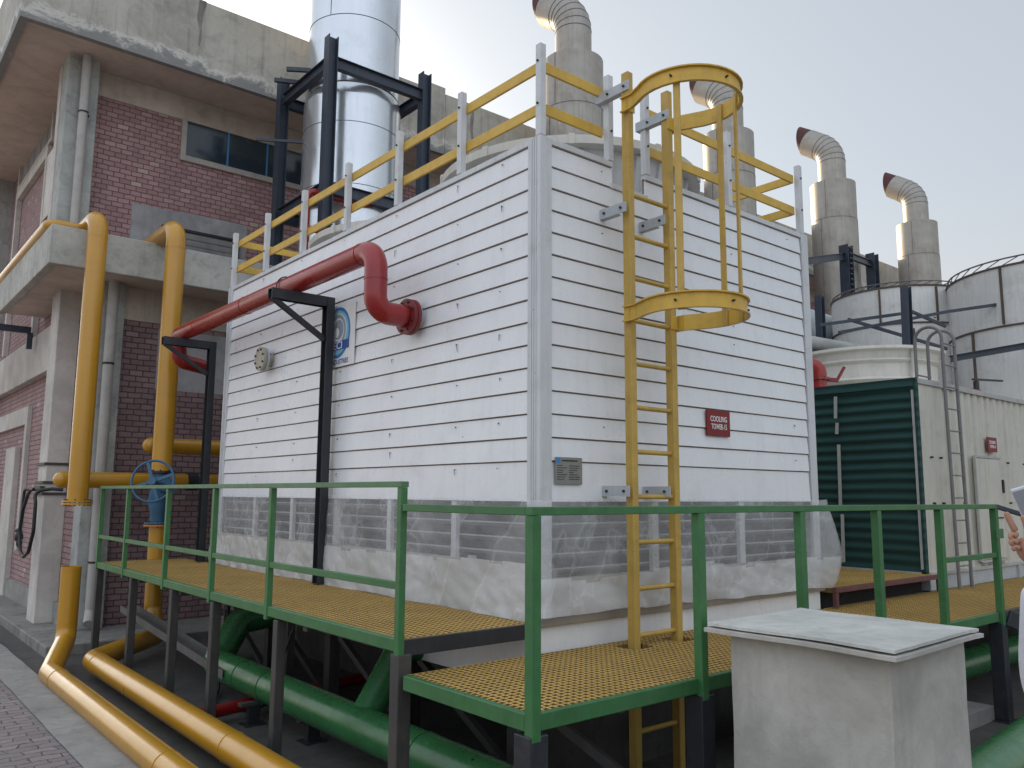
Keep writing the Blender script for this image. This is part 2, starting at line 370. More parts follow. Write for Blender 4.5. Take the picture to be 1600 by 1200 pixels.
    def sphere(s, c, r, n=16, mi=0, sc=(1, 1, 1)):
        vs = []; m = n//2
        for i in range(m+1):
            th = math.pi*i/m
            for j in range(n):
                ph = 2*math.pi*j/n
                vs.append((c[0]+r*sc[0]*math.sin(th)*math.cos(ph), c[1]+r*sc[1]*math.sin(th)*math.sin(ph), c[2]+r*sc[2]*math.cos(th)))
        return s.add(vs, [(i*n+j, (i+1)*n+j, (i+1)*n+(j+1) % n, i*n+(j+1) % n) for i in range(m) for j in range(n)], True, mi)
    def build(s, name, mats, parent=None, bevel=0.0):
        me = bpy.data.meshes.new(name); me.from_pydata(s.v, [], s.f)
        if not isinstance(mats, (list, tuple)): mats = [mats]
        for m in mats: me.materials.append(m)
        me.polygons.foreach_set('use_smooth', s.sm); me.polygons.foreach_set('material_index', s.mi)
        me.update()
        import bmesh
        bm = bmesh.new(); bm.from_mesh(me); bmesh.ops.recalc_face_normals(bm, faces=bm.faces); bm.to_mesh(me); bm.free()
        o = bpy.data.objects.new(name, me); COL.objects.link(o)
        if parent is not None:
            o.parent = parent
            o.matrix_parent_inverse = Matrix.Translation(-parent_loc(parent))
        if bevel:
            b = o.modifiers.new('bevel', 'BEVEL'); b.width = bevel; b.segments = 1; b.limit_method = 'ANGLE'; b.angle_limit = R(50)
        return o
def parent_loc(p):
    # parts keep their vertices in world coordinates, so only the root carries an offset
    return Vector(p.location) if p.parent is None else Vector((0, 0, 0))
def tag(o, label=None, cat=None, group=None, kind=None):
    if label: o['label'] = label
    if cat: o['category'] = cat
    if group: o['group'] = group
    if kind: o['kind'] = kind
    return o
def thing(name, label, cat, loc=(0, 0, 0), group=None):
    o = bpy.data.objects.new(name, None); COL.objects.link(o); o.location = loc; o.empty_display_size = .2
    return tag(o, label, cat, group)
def kids(o): return [c for c in bpy.data.objects if c.parent == o]
def copy_tree(o, parent=None):
    ks = kids(o)
    c = o.copy(); COL.objects.link(c)
    if parent is not None: c.parent = parent; c.matrix_parent_inverse = o.matrix_parent_inverse.copy()
    for k in ks: copy_tree(k, c)
    return c
def fillet(pts, r, seg=8):
    """round the corners of a polyline"""
    P = [Vector(p) for p in pts]; out = [P[0]]
    rr = r if isinstance(r, (list, tuple)) else [r]*(len(P)-2)
    for i in range(1, len(P)-1):
        a = (P[i-1]-P[i]).normalized(); b = (P[i+1]-P[i]).normalized(); ang = a.angle(b)
        if ang > R(178): out.append(P[i]); continue
        d = min(rr[i-1]/math.tan(ang/2), (P[i-1]-P[i]).length*.49, (P[i+1]-P[i]).length*.49); rad = d*math.tan(ang/2)
        bis = (a+b).normalized(); c = P[i]+bis*(rad/math.sin(ang/2))
        s0 = P[i]+a*d-c; s1 = P[i]+b*d-c; tot = s0.angle(s1); axis = s0.cross(s1).normalized()
        for k in range(seg+1): out.append(c+Matrix.Rotation(tot*k/seg, 3, axis) @ s0)
    out.append(P[-1]); return out
def text_mesh(name, s, size, mat, parent, origin, right, up, depth=.0015, align='CENTER', sx=1.0, bold=0.0):
    cu = bpy.data.curves.new(name, 'FONT'); cu.body = s; cu.size = size; cu.extrude = depth; cu.align_x = align; cu.offset = bold
    cu.resolution_u = 3
    o = bpy.data.objects.new(name, cu); COL.objects.link(o)
    bpy.context.view_layer.update()
    me = bpy.data.meshes.new_from_object(o.evaluated_get(bpy.context.evaluated_depsgraph_get()))
    bpy.data.objects.remove(o); bpy.data.curves.remove(cu)
    r = Vector(right).normalized(); u = Vector(up).normalized(); n = r.cross(u)
    M = Matrix((r, u, n)).transposed().to_4x4(); M.translation = Vector(origin)
    me.transform(M @ Matrix.Diagonal((sx, 1, 1, 1)))
    me.materials.clear(); me.materials.append(mat)
    o = bpy.data.objects.new(name, me); COL.objects.link(o)
    if parent is not None:
        o.parent = parent; o.matrix_parent_inverse = Matrix.Translation(-parent_loc(parent))
    return o

# ================================================================ SETTING
ZF = -1.90                                        # floor of the plant
g = MB(); g.add([(-400, -400, ZF), (400, -400, ZF), (400, 400, ZF), (-400, 400, ZF)], [(0, 1, 2, 3)])
tag(g.build('ground', FLOOR), kind='structure')
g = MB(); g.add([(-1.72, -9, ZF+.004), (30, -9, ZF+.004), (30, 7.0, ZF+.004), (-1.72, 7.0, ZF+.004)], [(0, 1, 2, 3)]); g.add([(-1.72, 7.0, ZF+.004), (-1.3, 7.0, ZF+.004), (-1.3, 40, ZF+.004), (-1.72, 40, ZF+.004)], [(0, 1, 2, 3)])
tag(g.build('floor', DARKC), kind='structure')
# block pavement with its raised concrete edge strip
g = MB(); g.add([(-14, -12, -1.872), (-1.985, -12, -1.872), (-1.985, 40, -1.872), (-14, 40, -1.872)], [(0, 1, 2, 3)])
tag(g.build('pavement', PAVE), kind='structure')
g = MB()
n = 130; xs = []
for i in range(n+1):
    y = -12+52*i/n*.6 if i < n else 40
    xs.append((y, -1.67+.016*noise.noise(Vector((0, y*2.1, 0)))+.006*noise.noise(Vector((3, y*9, 0))), -1.995+.02*noise.noise(Vector((9, y*1.7, 0)))))
vs = []
for (y, xr, xl) in xs: vs += [(xl, y, -1.862), (xr-.01, y, -1.858), (xr, y, -1.868), (xr, y, ZF-.01), (xl, y, ZF-.01)]
g.add(vs, [(i*5+k, i*5+k+1, (i+1)*5+k+1, (i+1)*5+k) for i in range(n) for k in range(4)])
tag(g.build('kerb', KERB), kind='structure')

# ================================================================ BUILDING
bl = thing('plant_building', 'brick and concrete plant building with overhanging concrete roof and drainpipes, behind the white cooling tower', 'building', (0, 7.8, -1.9))
# upper brick wall facing the tower, with openings for the window band
WU = 9.2
m = MB(); m.box(-.85, 40, WU, WU+.3, 2.8, 5.93); m.build('upper_wall', BRU_Y, bl)
m = MB(); m.box(-.98, -.90, WU+.12, 22, 2.4, 6.45); m.build('upper_side_wall', BR_X, bl)
m = MB(); m.box(-.84, 40, WU-.012, WU+.2, 5.93, 6.32); m.build('plaster_band', PLASTER, bl)
m = MB(); m.box(-.22, .5, WU-.006, WU-.001, 2.9, 4.37).box(.5, 1.6, WU-.006, WU-.001, 2.9, 4.40).build('render_patch', GRYP, bl)
# window band: frame, panes, blue mullions
win = MB()
win.box(.44, 4.6, WU-.05, WU+.0, 5.24, 5.33); win.box(.44, .52, WU-.05, WU, 5.33, 5.93)
wf = win.build('window', FRAMEC, bl)
m = MB()
for i in range(6): m.box(.53+i*.68, .53+i*.68+.66, WU-.012, WU-.004, 5.33, 5.92)
m.build('pane', GLASS, wf)
m = MB()
for i in range(1, 6): m.box(.53+i*.68-.02, .53+i*.68+.01, WU-.03, WU-.004, 5.33, 5.92)
m.build('mullion', BLUEF, wf)
# louvre vent in the rendered patch
m = MB(); m.box(.22, 1.5, WU-.09, WU-.045, 4.06, 4.10); m.box(.22, .26, WU-.09, WU-.045, 3.3, 4.06); m.box(1.42, 1.46, WU-.09, WU-.045, 3.3, 4.06)
vent = m.build('louvre_vent', RUBBER, bl)
m = MB()
for i in range(7): m.bar((.26, WU-.05, 3.4+i*.1), (1.42, WU-.05, 3.4+i*.1), .012, .085, (0, -.5, 1))
m.build('slat', GRYP, vent)
# upper corner column and drainpipes
m = MB(); m.box(-1.28, -.86, 8.92, 9.5, 2.9, 6.34); m.build('upper_column', COLC, bl, .01)
m = MB(); m.tube([(-1.06, 8.82, 3.0), (-1.06, 8.82, 6.32)], .062, 20); up = m.build('upper_drainpipe', PVC, bl)
m = MB(); m.shell((-1.06, 8.82), 5.42, 5.445, .068, .004, 24); m.bar((-1.0, 8.85, 5.432), (-.96, 8.93, 5.432), .02, .02); m.build('pipe_clip', RUBBER, up)
# side wall details, upper storey: frames and clerestory
m = MB()
m.box(-1.07, -.985, 11.35, 11.5, 2.5, 5.78).box(-1.07, -.985, 11.5, 14.3, 5.6, 5.78).box(-1.07, -.985, 14.15, 14.3, 2.5, 5.6)
m.build('side_frame', COLW, bl)
m = MB(); m.box(-1.05, -.985, 11.2, 14.4, 5.84, 5.9).box(-1.05, -.985, 11.2, 11.3, 5.9, 6.4).box(-1.05, -.985, 14.3, 14.4, 5.9, 6.4)
cw = m.build('clerestory_window', COLW, bl)
m = MB()
for i in range(5): m.box(-1.0, -.99, 11.33+i*.59, 11.33+i*.59+.55, 5.92, 6.38)
m.build('pane', GRYP, cw)
m = MB(); m.box(-1.27, -.985, 9.5, 10.05, 4.05, 5.1); m.box(-1.29, -.985, 9.3, 9.5, 2.8, 6.3); m.build('side_pier', COLW, bl)
m = MB(); m.box(-1.4, -.9, 15.3, 16.2, -1.7, 6.4); m.build('far_pier', COLC, bl)
# roof: soffit slab and fascia, long run along x
m = MB(); m.box(-1.98, 60, 8.36, 30, 6.325, 6.5); m.build('roof_soffit', SOFF, bl)
m = MB()
fx = -2.02
segs = [(-2.02, 4.55, 7.5), (4.56, 4.95, 7.62), (4.96, 9.0, 7.5), (9.01, 14.5, 7.52), (14.51, 60, 7.5)]
for (a, b, zt) in segs: m.box(a, b, 8.26, 8.36, 6.30, zt)
fa = m.build('fascia', FASC, bl)
m = MB(); m.box(-2.02, -1.92, 8.362, 30, 6.30, 7.5); m.build('side_fascia', FASC, bl)
for (a, z0, z1) in ((.35, 6.75, 7.51), (4.55, 6.4, 7.6), (5.6, 6.7, 7.45), (9.0, 6.8, 7.5), (14.5, 6.6, 7.5)):
    m = MB(); vs = []; k = 14
    for i in range(k+1):
        z = z1+(z0-z1)*i/k; wd = .05*(1-i/k*.8)+.018*noise.noise(Vector((a, z*7, 1))); cx = a+.03*noise.noise(Vector((a, z*3, 4)))
        vs += [(cx-wd, 8.256, z), (cx+wd, 8.256, z)]
    m.add(vs, [(2*i, 2*i+1, 2*i+3, 2*i+2) for i in range(k)]); m.build('damp_streak', PLIN, fa)
# lower storey
WL = 7.85
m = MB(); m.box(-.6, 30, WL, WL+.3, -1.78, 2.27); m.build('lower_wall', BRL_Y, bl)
m = MB(); m.box(-.6, 30, WL-.01, WL+.3, 2.27, 2.75); m.build('lower_plaster_band', PLASTER, bl)
m = MB(); m.box(-.93, -.85, 8.0, 22, -1.78, 2.4); m.build('lower_side_wall', BR_X, bl)
m = MB(); m.box(-.945, -.58, 7.72, 8.05, -1.78, 2.74); m.build('lower_column', COLC, bl, .01)
m = MB(); m.tube(fillet([(-.76, 7.63, 2.73), (-.76, 7.63, -1.55), (-.80, 7.5, -1.68)], .08), .065, 20); dp = m.build('lower_drainpipe', PVC, bl)
for z in (1.6, .05, -.95):
    m = MB(); m.shell((-.76, 7.63), z, z+.025, .071, .004, 24); m.build('pipe_clip', RUBBER, dp)
# side pilasters and window surrounds of the lower storey
for (y0, y1) in ((8.62, 9.12), ):
    m = MB(); m.box(-1.2, -.93, y0, y1, -1.78, 2.73); m.build('pilaster', COLW, bl, .008)
m = MB(); m.box(-1.06, -.93, 9.12, 20, 1.75, 2.45); m.build('side_beam', COLW, bl, .008)
m = MB(); m.box(-1.0, -.93, 11.55, 11.72, -1.0, 1.35).box(-1.0, -.93, 11.72, 16, 1.05, 1.35).box(-1.02, -.93, 12.3, 13.2, -1.78, .7)
m.build('window_surround', COLW, bl, .005)
m = MB(); m.box(-.99, -.93, 8.05, 20, -1.78, -1.5); m.build('skirting', KERB, bl)
# intermediate canopy slab with upstand
m = MB(); m.box(-1.62, 30, 7.22, 9.15, 2.72, 2.80); m.build('canopy_soffit', SOFF, bl)
m = MB()
m.box(-1.63, 30, 7.12, 7.22, 2.70, 3.19); m.box(-1.63, -1.53, 7.221, 10.9, 2.70, 3.19)
m.build('canopy_upstand', CONC, bl, .008)
m = MB(); m.box(-1.53, -.94, 9.15, 10.9, 2.72, 2.80); m.build('canopy_side_soffit', SOFF, bl)
# plinth
m = MB(); m.box(-1.41, 12, 6.72, 7.86, ZF-.05, -1.775); m.box(-1.41, -.86, 7.861, 24, ZF-.05, -1.775); m.build('plinth', PLIN, bl, .012)
# patched brickwork showing under the plaster at the tower end
m = MB(); m.box(-.1, .9, WL-.004, WL-.001, 1.35, 2.2); m.build('weathered_patch', GRYP, bl)

# ================================================================ COOLING TOWER
D = .152; TX = 3.25; TY = 5.45
ct = thing('cooling_tower', 'tall white clapboard-sided cooling tower with plastic-wrapped louvres at its foot', 'cooling tower', (TX/2, TY/2, -1.9))
def siding(face, a0, a1, zs=range(0, 15), cut=None):
    """overlapping boards; face 'L' is the x=0 wall, 'R' the y=0 wall, 'B' x=TX, 'F' y=TY"""
    m = MB()
    for k in zs:
        parts = [(a0, a1)]
        if cut and k in cut[2]: parts = [(a0, cut[0]), (cut[1], a1)]
        if k == 0: z0 = -.10
        else: z0 = k*D+.0105
        z1 = (k+1)*D
        for (p0, p1) in parts:
            nseg = 14; j = []
            for i in range(nseg+1):
                a = p0+(p1-p0)*i/nseg
                w0 = .0016*noise.noise(Vector((a*1.3, k*5.1, 2.0))); w1 = .0018*noise.noise(Vector((a*1.7, k*3.3, 7.0)))
                j.append([(a, -.017+w0, z0+w1), (a, -.006, z1+w1), (a, .0, z1+w1), (a, .0, z0+w1)])
            vs = []
            for q in j:
                for (a, o, z) in q:
                    vs.append({'L': (o, a, z), 'R': (a, o, z), 'B': (TX-o, a, z), 'F': (a, TY-o, z)}[face])
            fs = [(i*4+c, i*4+(c+1) % 4, (i+1)*4+(c+1) % 4, (i+1)*4+c) for i in range(nseg) for c in range(4)]+[(0, 1, 2, 3), (nseg*4+3, nseg*4+2, nseg*4+1, nseg*4)]
            m.add(vs, fs)
    # groove backing
    bx = {'L': (.001, .02, a0, a1), 'R': (a0, a1, .001, .02), 'B': (TX-.02, TX-.001, a0, a1), 'F': (a0, a1, TY-.02, TY-.001)}[face]
    m.box(*bx, -.1, 15*D-.17 if cut else 15*D+.02, mi=1)
    if cut:
        m.box(a0, cut[0], .001, .02, 15*D-.16, 15*D+.02, mi=1); m.box(cut[1], a1, .001, .02, 15*D-.16, 15*D+.02, mi=1)
    return m
sl = siding('L', .10, 5.36)
# screws with the rust runs beneath them
def drip(m, face, a, z, L, tilt):
    w = .0035; k = 6; vs = []
    for i in range(k+1):
        f = i/k; q = a+tilt*f*L+.003*noise.noise(Vector((a*50, z*31+f*4, 0))); ww = w*(1-.75*f)+.001
        zz = z-f*L
        for s_ in (-1, 1):
            o = -.0205 if zz > 0 else -.0205
            vs.append((o, q+s_*ww, zz) if face == 'L' else (q+s_*ww, o, zz))
    m.add(vs, [(2*i, 2*i+1, 2*i+3, 2*i+2) for i in range(k)], mi=2)
for y in (.42, .9, 1.79, 2.68, 3.57, 4.46):
    for k in range(0, 15, 2):
        kk = k+(1 if y in (1.79, 3.57) else 0)
        if kk > 14: continue
        y += random.uniform(-.012, .012)
        sl.cyl((-.012, y, kk*D+.118), (-.021, y, kk*D+.118), random.uniform(.002, .0045), 8, mi=2)
        if random.random() < .5: drip(sl, 'L', y, kk*D+.116, random.uniform(.01, .06), random.uniform(-.35, .1))
sl.build('left_siding', [WHITE, GROOVE, BOLT], ct)
sr = siding('R', .075, 3.16, cut=(.68, 1.04, (14,)))
for x in (.57, 1.35, 2.1, 2.95):
    for k in random.sample(range(1, 15), 3):
        sr.cyl((x, -.012, k*D+.1), (x, -.021, k*D+.1), .0032, 8, mi=2)
        if random.random() < .3: drip(sr, 'R', x, k*D+.1, .02, 0)
sr.build('front_siding', [WHITE, GROOVE, BOLT], ct)
siding('B', .02, TY-.02).build('far_siding', [WHITE, GROOVE], ct)
siding('F', .02, TX-.02).build('rear_siding', [WHITE, GROOVE], ct)
# corner posts, each an angle with ribs
def cpost(x, y, sx, sy, wy=.1, wx=.078):
    m = MB(); z0, z1 = -.86, 2.33
    def bb(xa, xb, ya, yb, za=z0, zb=z1): m.box(min(xa, xb), max(xa, xb), min(ya, yb), max(ya, yb), za, zb)
    bb(x-sx*.026, x+sx*.002, y-sy*.026, y+sy*wy); bb(x+sx*.0021, x+sx*wx, y-sy*.026, y+sy*.002)
    for q in (.012, .034, .056): bb(x-sx*.031, x-sx*.0262, y+sy*q, y+sy*(q+.009), z0+.002, z1-.002)
    return m
for (x, y, sx, sy) in ((0, 0, 1, 1), (0, TY, 1, -1), (TX, 0, -1, 1), (TX, TY, -1, -1)):
    cpost(x, y, sx, sy).build('corner_post', TRIM, ct, .002)
# cap trim (open at the ladder landing)
m = MB()
m.box(-.022, .03, .1, TY-.1, 2.288, 2.33)
m.box(.08, .68, -.022, .03, 2.288, 2.33).box(1.04, TX-.08, -.022, .03, 2.288, 2.33).box(.66, 1.06, -.020, .03, 2.13, 2.168)
m.box(.03, .66, .03, .05, 2.1, 2.33); m.box(TX-.03, TX+.022, .1, TY-.1, 2.288, 2.33).box(.1, TX-.1, TY-.03, TY+.022, 2.288, 2.33)
m.build('cap_trim', TRIM, ct, .002)
m = MB(); m.box(.05, TX-.05, .05, TY-.05, 2.08, 2.125); m.build('roof_deck', TRIM, ct)
# louvred intake band
m = MB()
m.box(.16, .2, .1, TY-.1, -.56, -.1).box(.08, TX-.08, .16, .2, -.62, -.1); m.box(TX-.2, TX-.16, .1, TY-.1, -.6, -.1)
m.build('fill_pack', LBACK, ct)
m = MB()
for i in range(5):
    z = -.16-i*.095
    m.bar((.05, .1, z), (.05, TY-.1, z), .05, .012, (.6, 0, 1)); m.bar((.08, .05, z), (TX-.08, .05, z), .05, .012, (0, .6, 1))
m.build('louvre_slats', LOUV, ct)
m = MB()
for y in (.92, 1.8, 2.7, 3.58, 4.47): m.box(-.006, .03, y-.03, y+.03, -.5, -.1)
for x in (1.1, 2.15): m.box(x-.035, x+.035, -.006, .03, -.585, -.1)
m.build('mullion', TRIM, ct, .002)
m = MB(); m.box(.0, .05, .1, TY-.1, -.82, -.5).box(.08, TX-.08, .0, .05, -.82, -.585); m.build('sill_panel', CLOTH, ct)
m = MB(); m.box(-.05, TX+.03, -.05, -.0, -.865, -.82).box(-.05, 0, .0, TY, -.865, -.82); m.build('basin_lip', BROWNW, ct, .003)
m = MB(); m.box(-.01, TX+.01, -.01, TY, -1.26, -.865); m.build('basin', WHITE, ct, .004)
# steel legs and cross members beneath the basin
for (x, y) in [(x, y) for y in (.35, 1.6, 2.9, 4.2, 5.3) for x in (.12, 1.6, 3.1)]:
    m = MB(); m.box(x-.05, x+.05, y-.05, y+.05, ZF, -1.26); m.build('leg', DST, ct)
for y in (.35, 1.6, 2.9, 4.2):
    m = MB(); m.bar((.12, y+.05, ZF+.05), (.12, y+1.15, -1.3), .05, .05); m.build('brace', DST, ct)
m = MB(); m.box(.9, TX, .5, TY-.2, ZF, -1.262); m.build('concrete_footing', DARKC, ct)
# fan stacks on the roof
def fan_stack(cx, cy):
    m = MB(); m.shell((cx, cy), 2.126, 2.70, 1.0, .03, 64, r1=1.09)
    for i in range(28):
        a = 2*math.pi*i/28
        m.bar((cx+1.0*math.cos(a), cy+1.0*math.sin(a), 2.13), (cx+1.1*math.cos(a), cy+1.1*math.sin(a), 2.68), .04, .03, (math.cos(a), math.sin(a), 0))
    o = m.build('fan_stack', TRIM, ct)
    m = MB(); m.shell((cx, cy), 2.70, 2.77, 1.2, .16, 64)
    for i in range(10):
        a = 2*math.pi*i/10+.2; m.bar((cx+1.19*math.cos(a), cy+1.19*math.sin(a), 2.735), (cx+1.212*math.cos(a), cy+1.212*math.sin(a), 2.735), .05, .085)
    m.build('rim', FRPW, o)
fan_stack(1.62, 1.42); fan_stack(1.62, 4.05)

# railing round the tower roof
rl = thing('roof_guardrail', 'yellow flat-bar guardrail on white posts round the top of the white cooling tower', 'guardrail', (0, 0, 2.3))
def rail_post(x, y, sgn, ax):
    m = MB(); m.box(x-.026, x+.026, y-.026, y+.026, 2.331, 2.985)
    o = m.build('post', TRIM, rl, .003)
    m = MB()
    for z in (2.86, 2.555):
        if ax == 'L': m.cyl((x-.027, y, z), (x-.036, y, z), .008, 8)
        else: m.cyl((x, y-.027, z), (x, y-.036, z), .008, 8)
    m.build('bolt', BOLT, o)
rail_post(-.001, -.001, 1, 'L')
for y in (.9, 1.79, 2.67, 3.58, 4.48, 5.4): rail_post(0, y, 1, 'L')
for x in (.66, 1.06, 2.1, 3.2): rail_post(x, 0, 1, 'R')
for y in (1.8, 3.6, 5.4): rail_post(3.2, y, 1, 'R')
for x in (1.1, 2.15): rail_post(x, 5.4, 1, 'R')
for z in (2.82, 2.515):
    for (x0, x1, y0, y1) in ((.028, .048, .02, 5.42), (.05, .63, .028, .048), (1.09, 3.17, .028, .048), (3.152, 3.172, .05, 5.37), (.05, 3.15, 5.352, 5.372)):
        m = MB(); m.box(x0, x1, y0, y1, z, z+.078); m.build('rail', YELR, rl, .003)

# access ladder with safety cage
ld = thing('caged_ladder', 'yellow fibreglass ladder with two safety hoops bolted to the front of the white cooling tower', 'ladder', (.85, -.2, -1.9))
for (x0, x1) in ((.60, .655), (1.03, 1.085)):
    m = MB(); m.box(x0, x1, -.245, -.18, ZF, 2.91); m.build('side_rail', YEL, ld, .004)
rz = [2.03-.3*i for i in range(14)]
zr = 2.62
k = 0
z = 2.02
while z > -1.85:
    m = MB(); m.tube([(.655, -.212, z), (1.03, -.212, z)], .0165, 12); m.build('rung', YEL, ld); z -= .298
cxh, cyh, rh = .845, -.575, .345
def hoop(zc):
    m = MB(); pts = []
    pts.append((.585, -.20)); pts.append((.585, -.30)); pts.append((cxh-rh*math.cos(R(32)), cyh+rh*math.sin(R(32))))
    for i in range(25):
        a = R(150)+R(240)*i/24
        pts.append((cxh+rh*math.cos(a), cyh+rh*math.sin(a)))
    pts = pts[:2]+pts[3:]; pts += [(1.10, -.30), (1.10, -.20)]
    def strip(dz0, dz1, in_, out):
        vs = []
        n_ = len(pts)
        for i, p in enumerate(pts):
            a = pts[max(0, i-1)]; b = pts[min(n_-1, i+1)]; t = Vector((b[0]-a[0], b[1]-a[1])).normalized(); nn = Vector((-t.y, t.x))
            # inward side is towards the hoop centre
            if nn.dot(Vector((cxh-p[0], cyh-p[1]))) > 0: nn = -nn
            for (o, z) in ((in_, dz0), (out, dz0), (out, dz1), (in_, dz1)): vs.append((p[0]+nn.x*o, p[1]+nn.y*o, zc+z))
        m.add(vs, [(i*4+c, i*4+(c+1) % 4, (i+1)*4+(c+1) % 4, (i+1)*4+c) for i in range(n_-1) for c in range(4)]+[(0, 1, 2, 3), (n_*4-1, n_*4-2, n_*4-3, n_*4-4)])
    strip(-.045, .045, -.004, .004); strip(.0451, .055, -.004, .022); strip(-.055, -.0451, -.004, .022)
    o = m.build('safety_hoop', YELR, ld)
    m = MB()
    for a in (200, 262, 315, 350):
        q = R(a); m.cyl((cxh+(rh+.004)*math.cos(q), cyh+(rh+.004)*math.sin(q), zc), (cxh+(rh+.022)*math.cos(q), cyh+(rh+.022)*math.sin(q), zc), .008, 8)
    m.build('bolt', BOLT, o)
    for (xa, xb) in ((.575, .664), (1.02, 1.09)):
        m = MB(); m.box(xa, xb, -.252, -.2455, zc-.05, zc+.05); m.build('hoop_plate', YELR, o, .002)
hoop(2.655); hoop(1.16)
for a in (205, 325, 357):
    q = R(a); m = MB(); p = Vector((cxh+(rh-.014)*math.cos(q), cyh+(rh-.014)*math.sin(q), 0))
    m.bar(p+Vector((0, 0, 1.1)), p+Vector((0, 0, 2.71)), .045, .014, (math.cos(q), math.sin(q), 0)); m.build('cage_strap', YEL, ld, .002)
for (x, z, y1) in ((.62, 2.80, .06), (1.05, 2.72, .06), (.575, 1.90, -.0175), (.985, 1.90, -.0175), (.575, -.03, -.0175), (.985, -.03, -.0175)):
    x0 = x if z > 2 else x
    m = MB(); m.box(x0-.03, x0-.022, -.26, y1, z-.035, z+.035).box(x0-.022, x0+.02, -.17, y1, z-.035, z-.027)
    m.cyl((x0-.03, -.215, z), (x0-.042, -.215, z), .009, 8, mi=1).cyl((x0-.03, -.06, z), (x0-.042, -.06, z), .009, 8, mi=1)
    m.build('standoff_bracket', [GALV, BOLT], ld)

# plastic film wrapped round the louvre band and over the sill
def film():
    st = .025
    p = []
    y = 5.52
    while y > .02: p.append((-.045, y, 0)); y -= st
    p.append((-.05, -.045, 1)); x = .03
    while x < 3.34: p.append((x, -.055, 2)); x += st
    p += [(3.36, -.05, 3), (3.39, -.03, 3), (3.41, .0, 3), (3.41, .05, 3), (3.40, .1, 3), (3.36, .3, 3)]
    nz = 34; vs = []; n_ = len(p); edge = []
    def tent(a, z, sc):
        q = noise.noise_vector(Vector((a*.8, z*.8, sc)))*.35
        d = noise.voronoi(Vector((a*sc*.75+q.x, z*sc*1.25+q.y+a*sc*.35, sc)))[0]
        return d[1]-d[0]
    for i, (x, y, part) in enumerate(p):
        s = i*st
        left = part == 0
        bot = -.838+.014*noise.noise(Vector((s*1.5, 0, 3)))
        if not left: bot = -.805-.03*max(0, (x-.3)/3.0)+.03*noise.noise(Vector((s*2.2, 0, 5)))
        top = -.085+.02*noise.noise(Vector((s*1.9, 4, 0)))+.008*noise.noise(Vector((s*9, 4, 0)))
        edge.append((-.50 if left else -.56)+.07*noise.noise(Vector((s*1.1, 2, 9)))+.03*noise.noise(Vector((s*4, 2, 9))))
        for k in range(nz+1):
            f = k/nz; z = top+(bot-top)*f
            env = min(1, f*6)*(.3+.7*f)
            out = .008+env*(.035*tent(s, z, 2.4)+.016*tent(s, z, 6.0)+.05*abs(noise.noise(Vector((s*.9, z*1.5+s*.5, 1)))))
            if (not left) and x > 2.9: out += .09*((x-2.9)/.4)*math.sin(min(1, f)*math.pi)*env
            dx, dy = ((-1, 0), (-.7, -.7), (0, -1), (.8, -.6))[part]
            if part == 2 and x < .1: dx, dy = -.4*(1-x/.1), -1
            vs.append((x+dx*out+(.1*f*math.sin(f*math.pi) if x > 3.3 else 0), y+dy*out, z))
    m = MB()
    f1 = []; f2 = []
    for i in range(n_-1):
        for k in range(nz):
            q = (i*(nz+1)+k, i*(nz+1)+k+1, (i+1)*(nz+1)+k+1, (i+1)*(nz+1)+k)
            (f2 if vs[q[0]][2] < edge[i] else f1).append(q)
    m.v = list(vs); m.f = [list(q) for q in f1+f2]; m.sm = [True]*len(m.f); m.mi = [0]*len(f1)+[1]*len(f2)
    return m
fo = film().build('plastic_sheet', [FILM, FILM2])
tag(fo, 'crumpled translucent plastic film wrapped round the louvres at the foot of the white tower', 'plastic sheet')

# ---------------------------------------------------------------- signs on the tower
def sign(name, label, x0, x1, z0, z1, y, lines, skew=0.0):
    t = thing(name, label, 'sign', (x0, y, z0))
    m = MB(); m.prism([(x0, z0), (x1+.02*0, z0-skew), (x1, z1-skew), (x0, z1)], 1, y-.012, y); m.build('sign_board', SIGNR, t, .001)
    h = z1-z0
    for i, s in enumerate(lines):
        text_mesh('lettering', s, h*.3, SIGNW, t, ((x0+x1)/2+.004*i, y-.0135, z0+h*(.56-.3*i)), (1, 0, 0), (0, 0, 1), .0008, sx=(.78, .68)[i], bold=.0008)
    return t
sign('tower_sign', 'red COOLING TOWER-15 sign right of the yellow ladder', 1.69, 1.985, .405, .605, -.022, ('COOLING', 'TOWER-15'))
np_ = thing('name_plate', 'small grey metal specification plate beside the corner post of the white tower', 'nameplate', (.105, -.022, .01))
m = MB(); m.box(.105, .345, -.03, -.024, .01, .185); m.build('plate', PLATE, np_, .001)
m = MB()
for i in range(7):
    z = .128-i*.0145
    m.box(.118, .118+random.uniform(.04, .09), -.0312, -.0302, z, z+.005); m.box(.225, .225+random.uniform(.04, .1), -.0312, -.0302, z, z+.005)
m.box(.16, .3, -.0312, -.0302, .158, .168).build('printed_rows', BOLT, np_)
m = MB(); m.box(.112, .145, -.0312, -.0302, .148, .18); m.build('blue_emblem', LBLUE, np_)

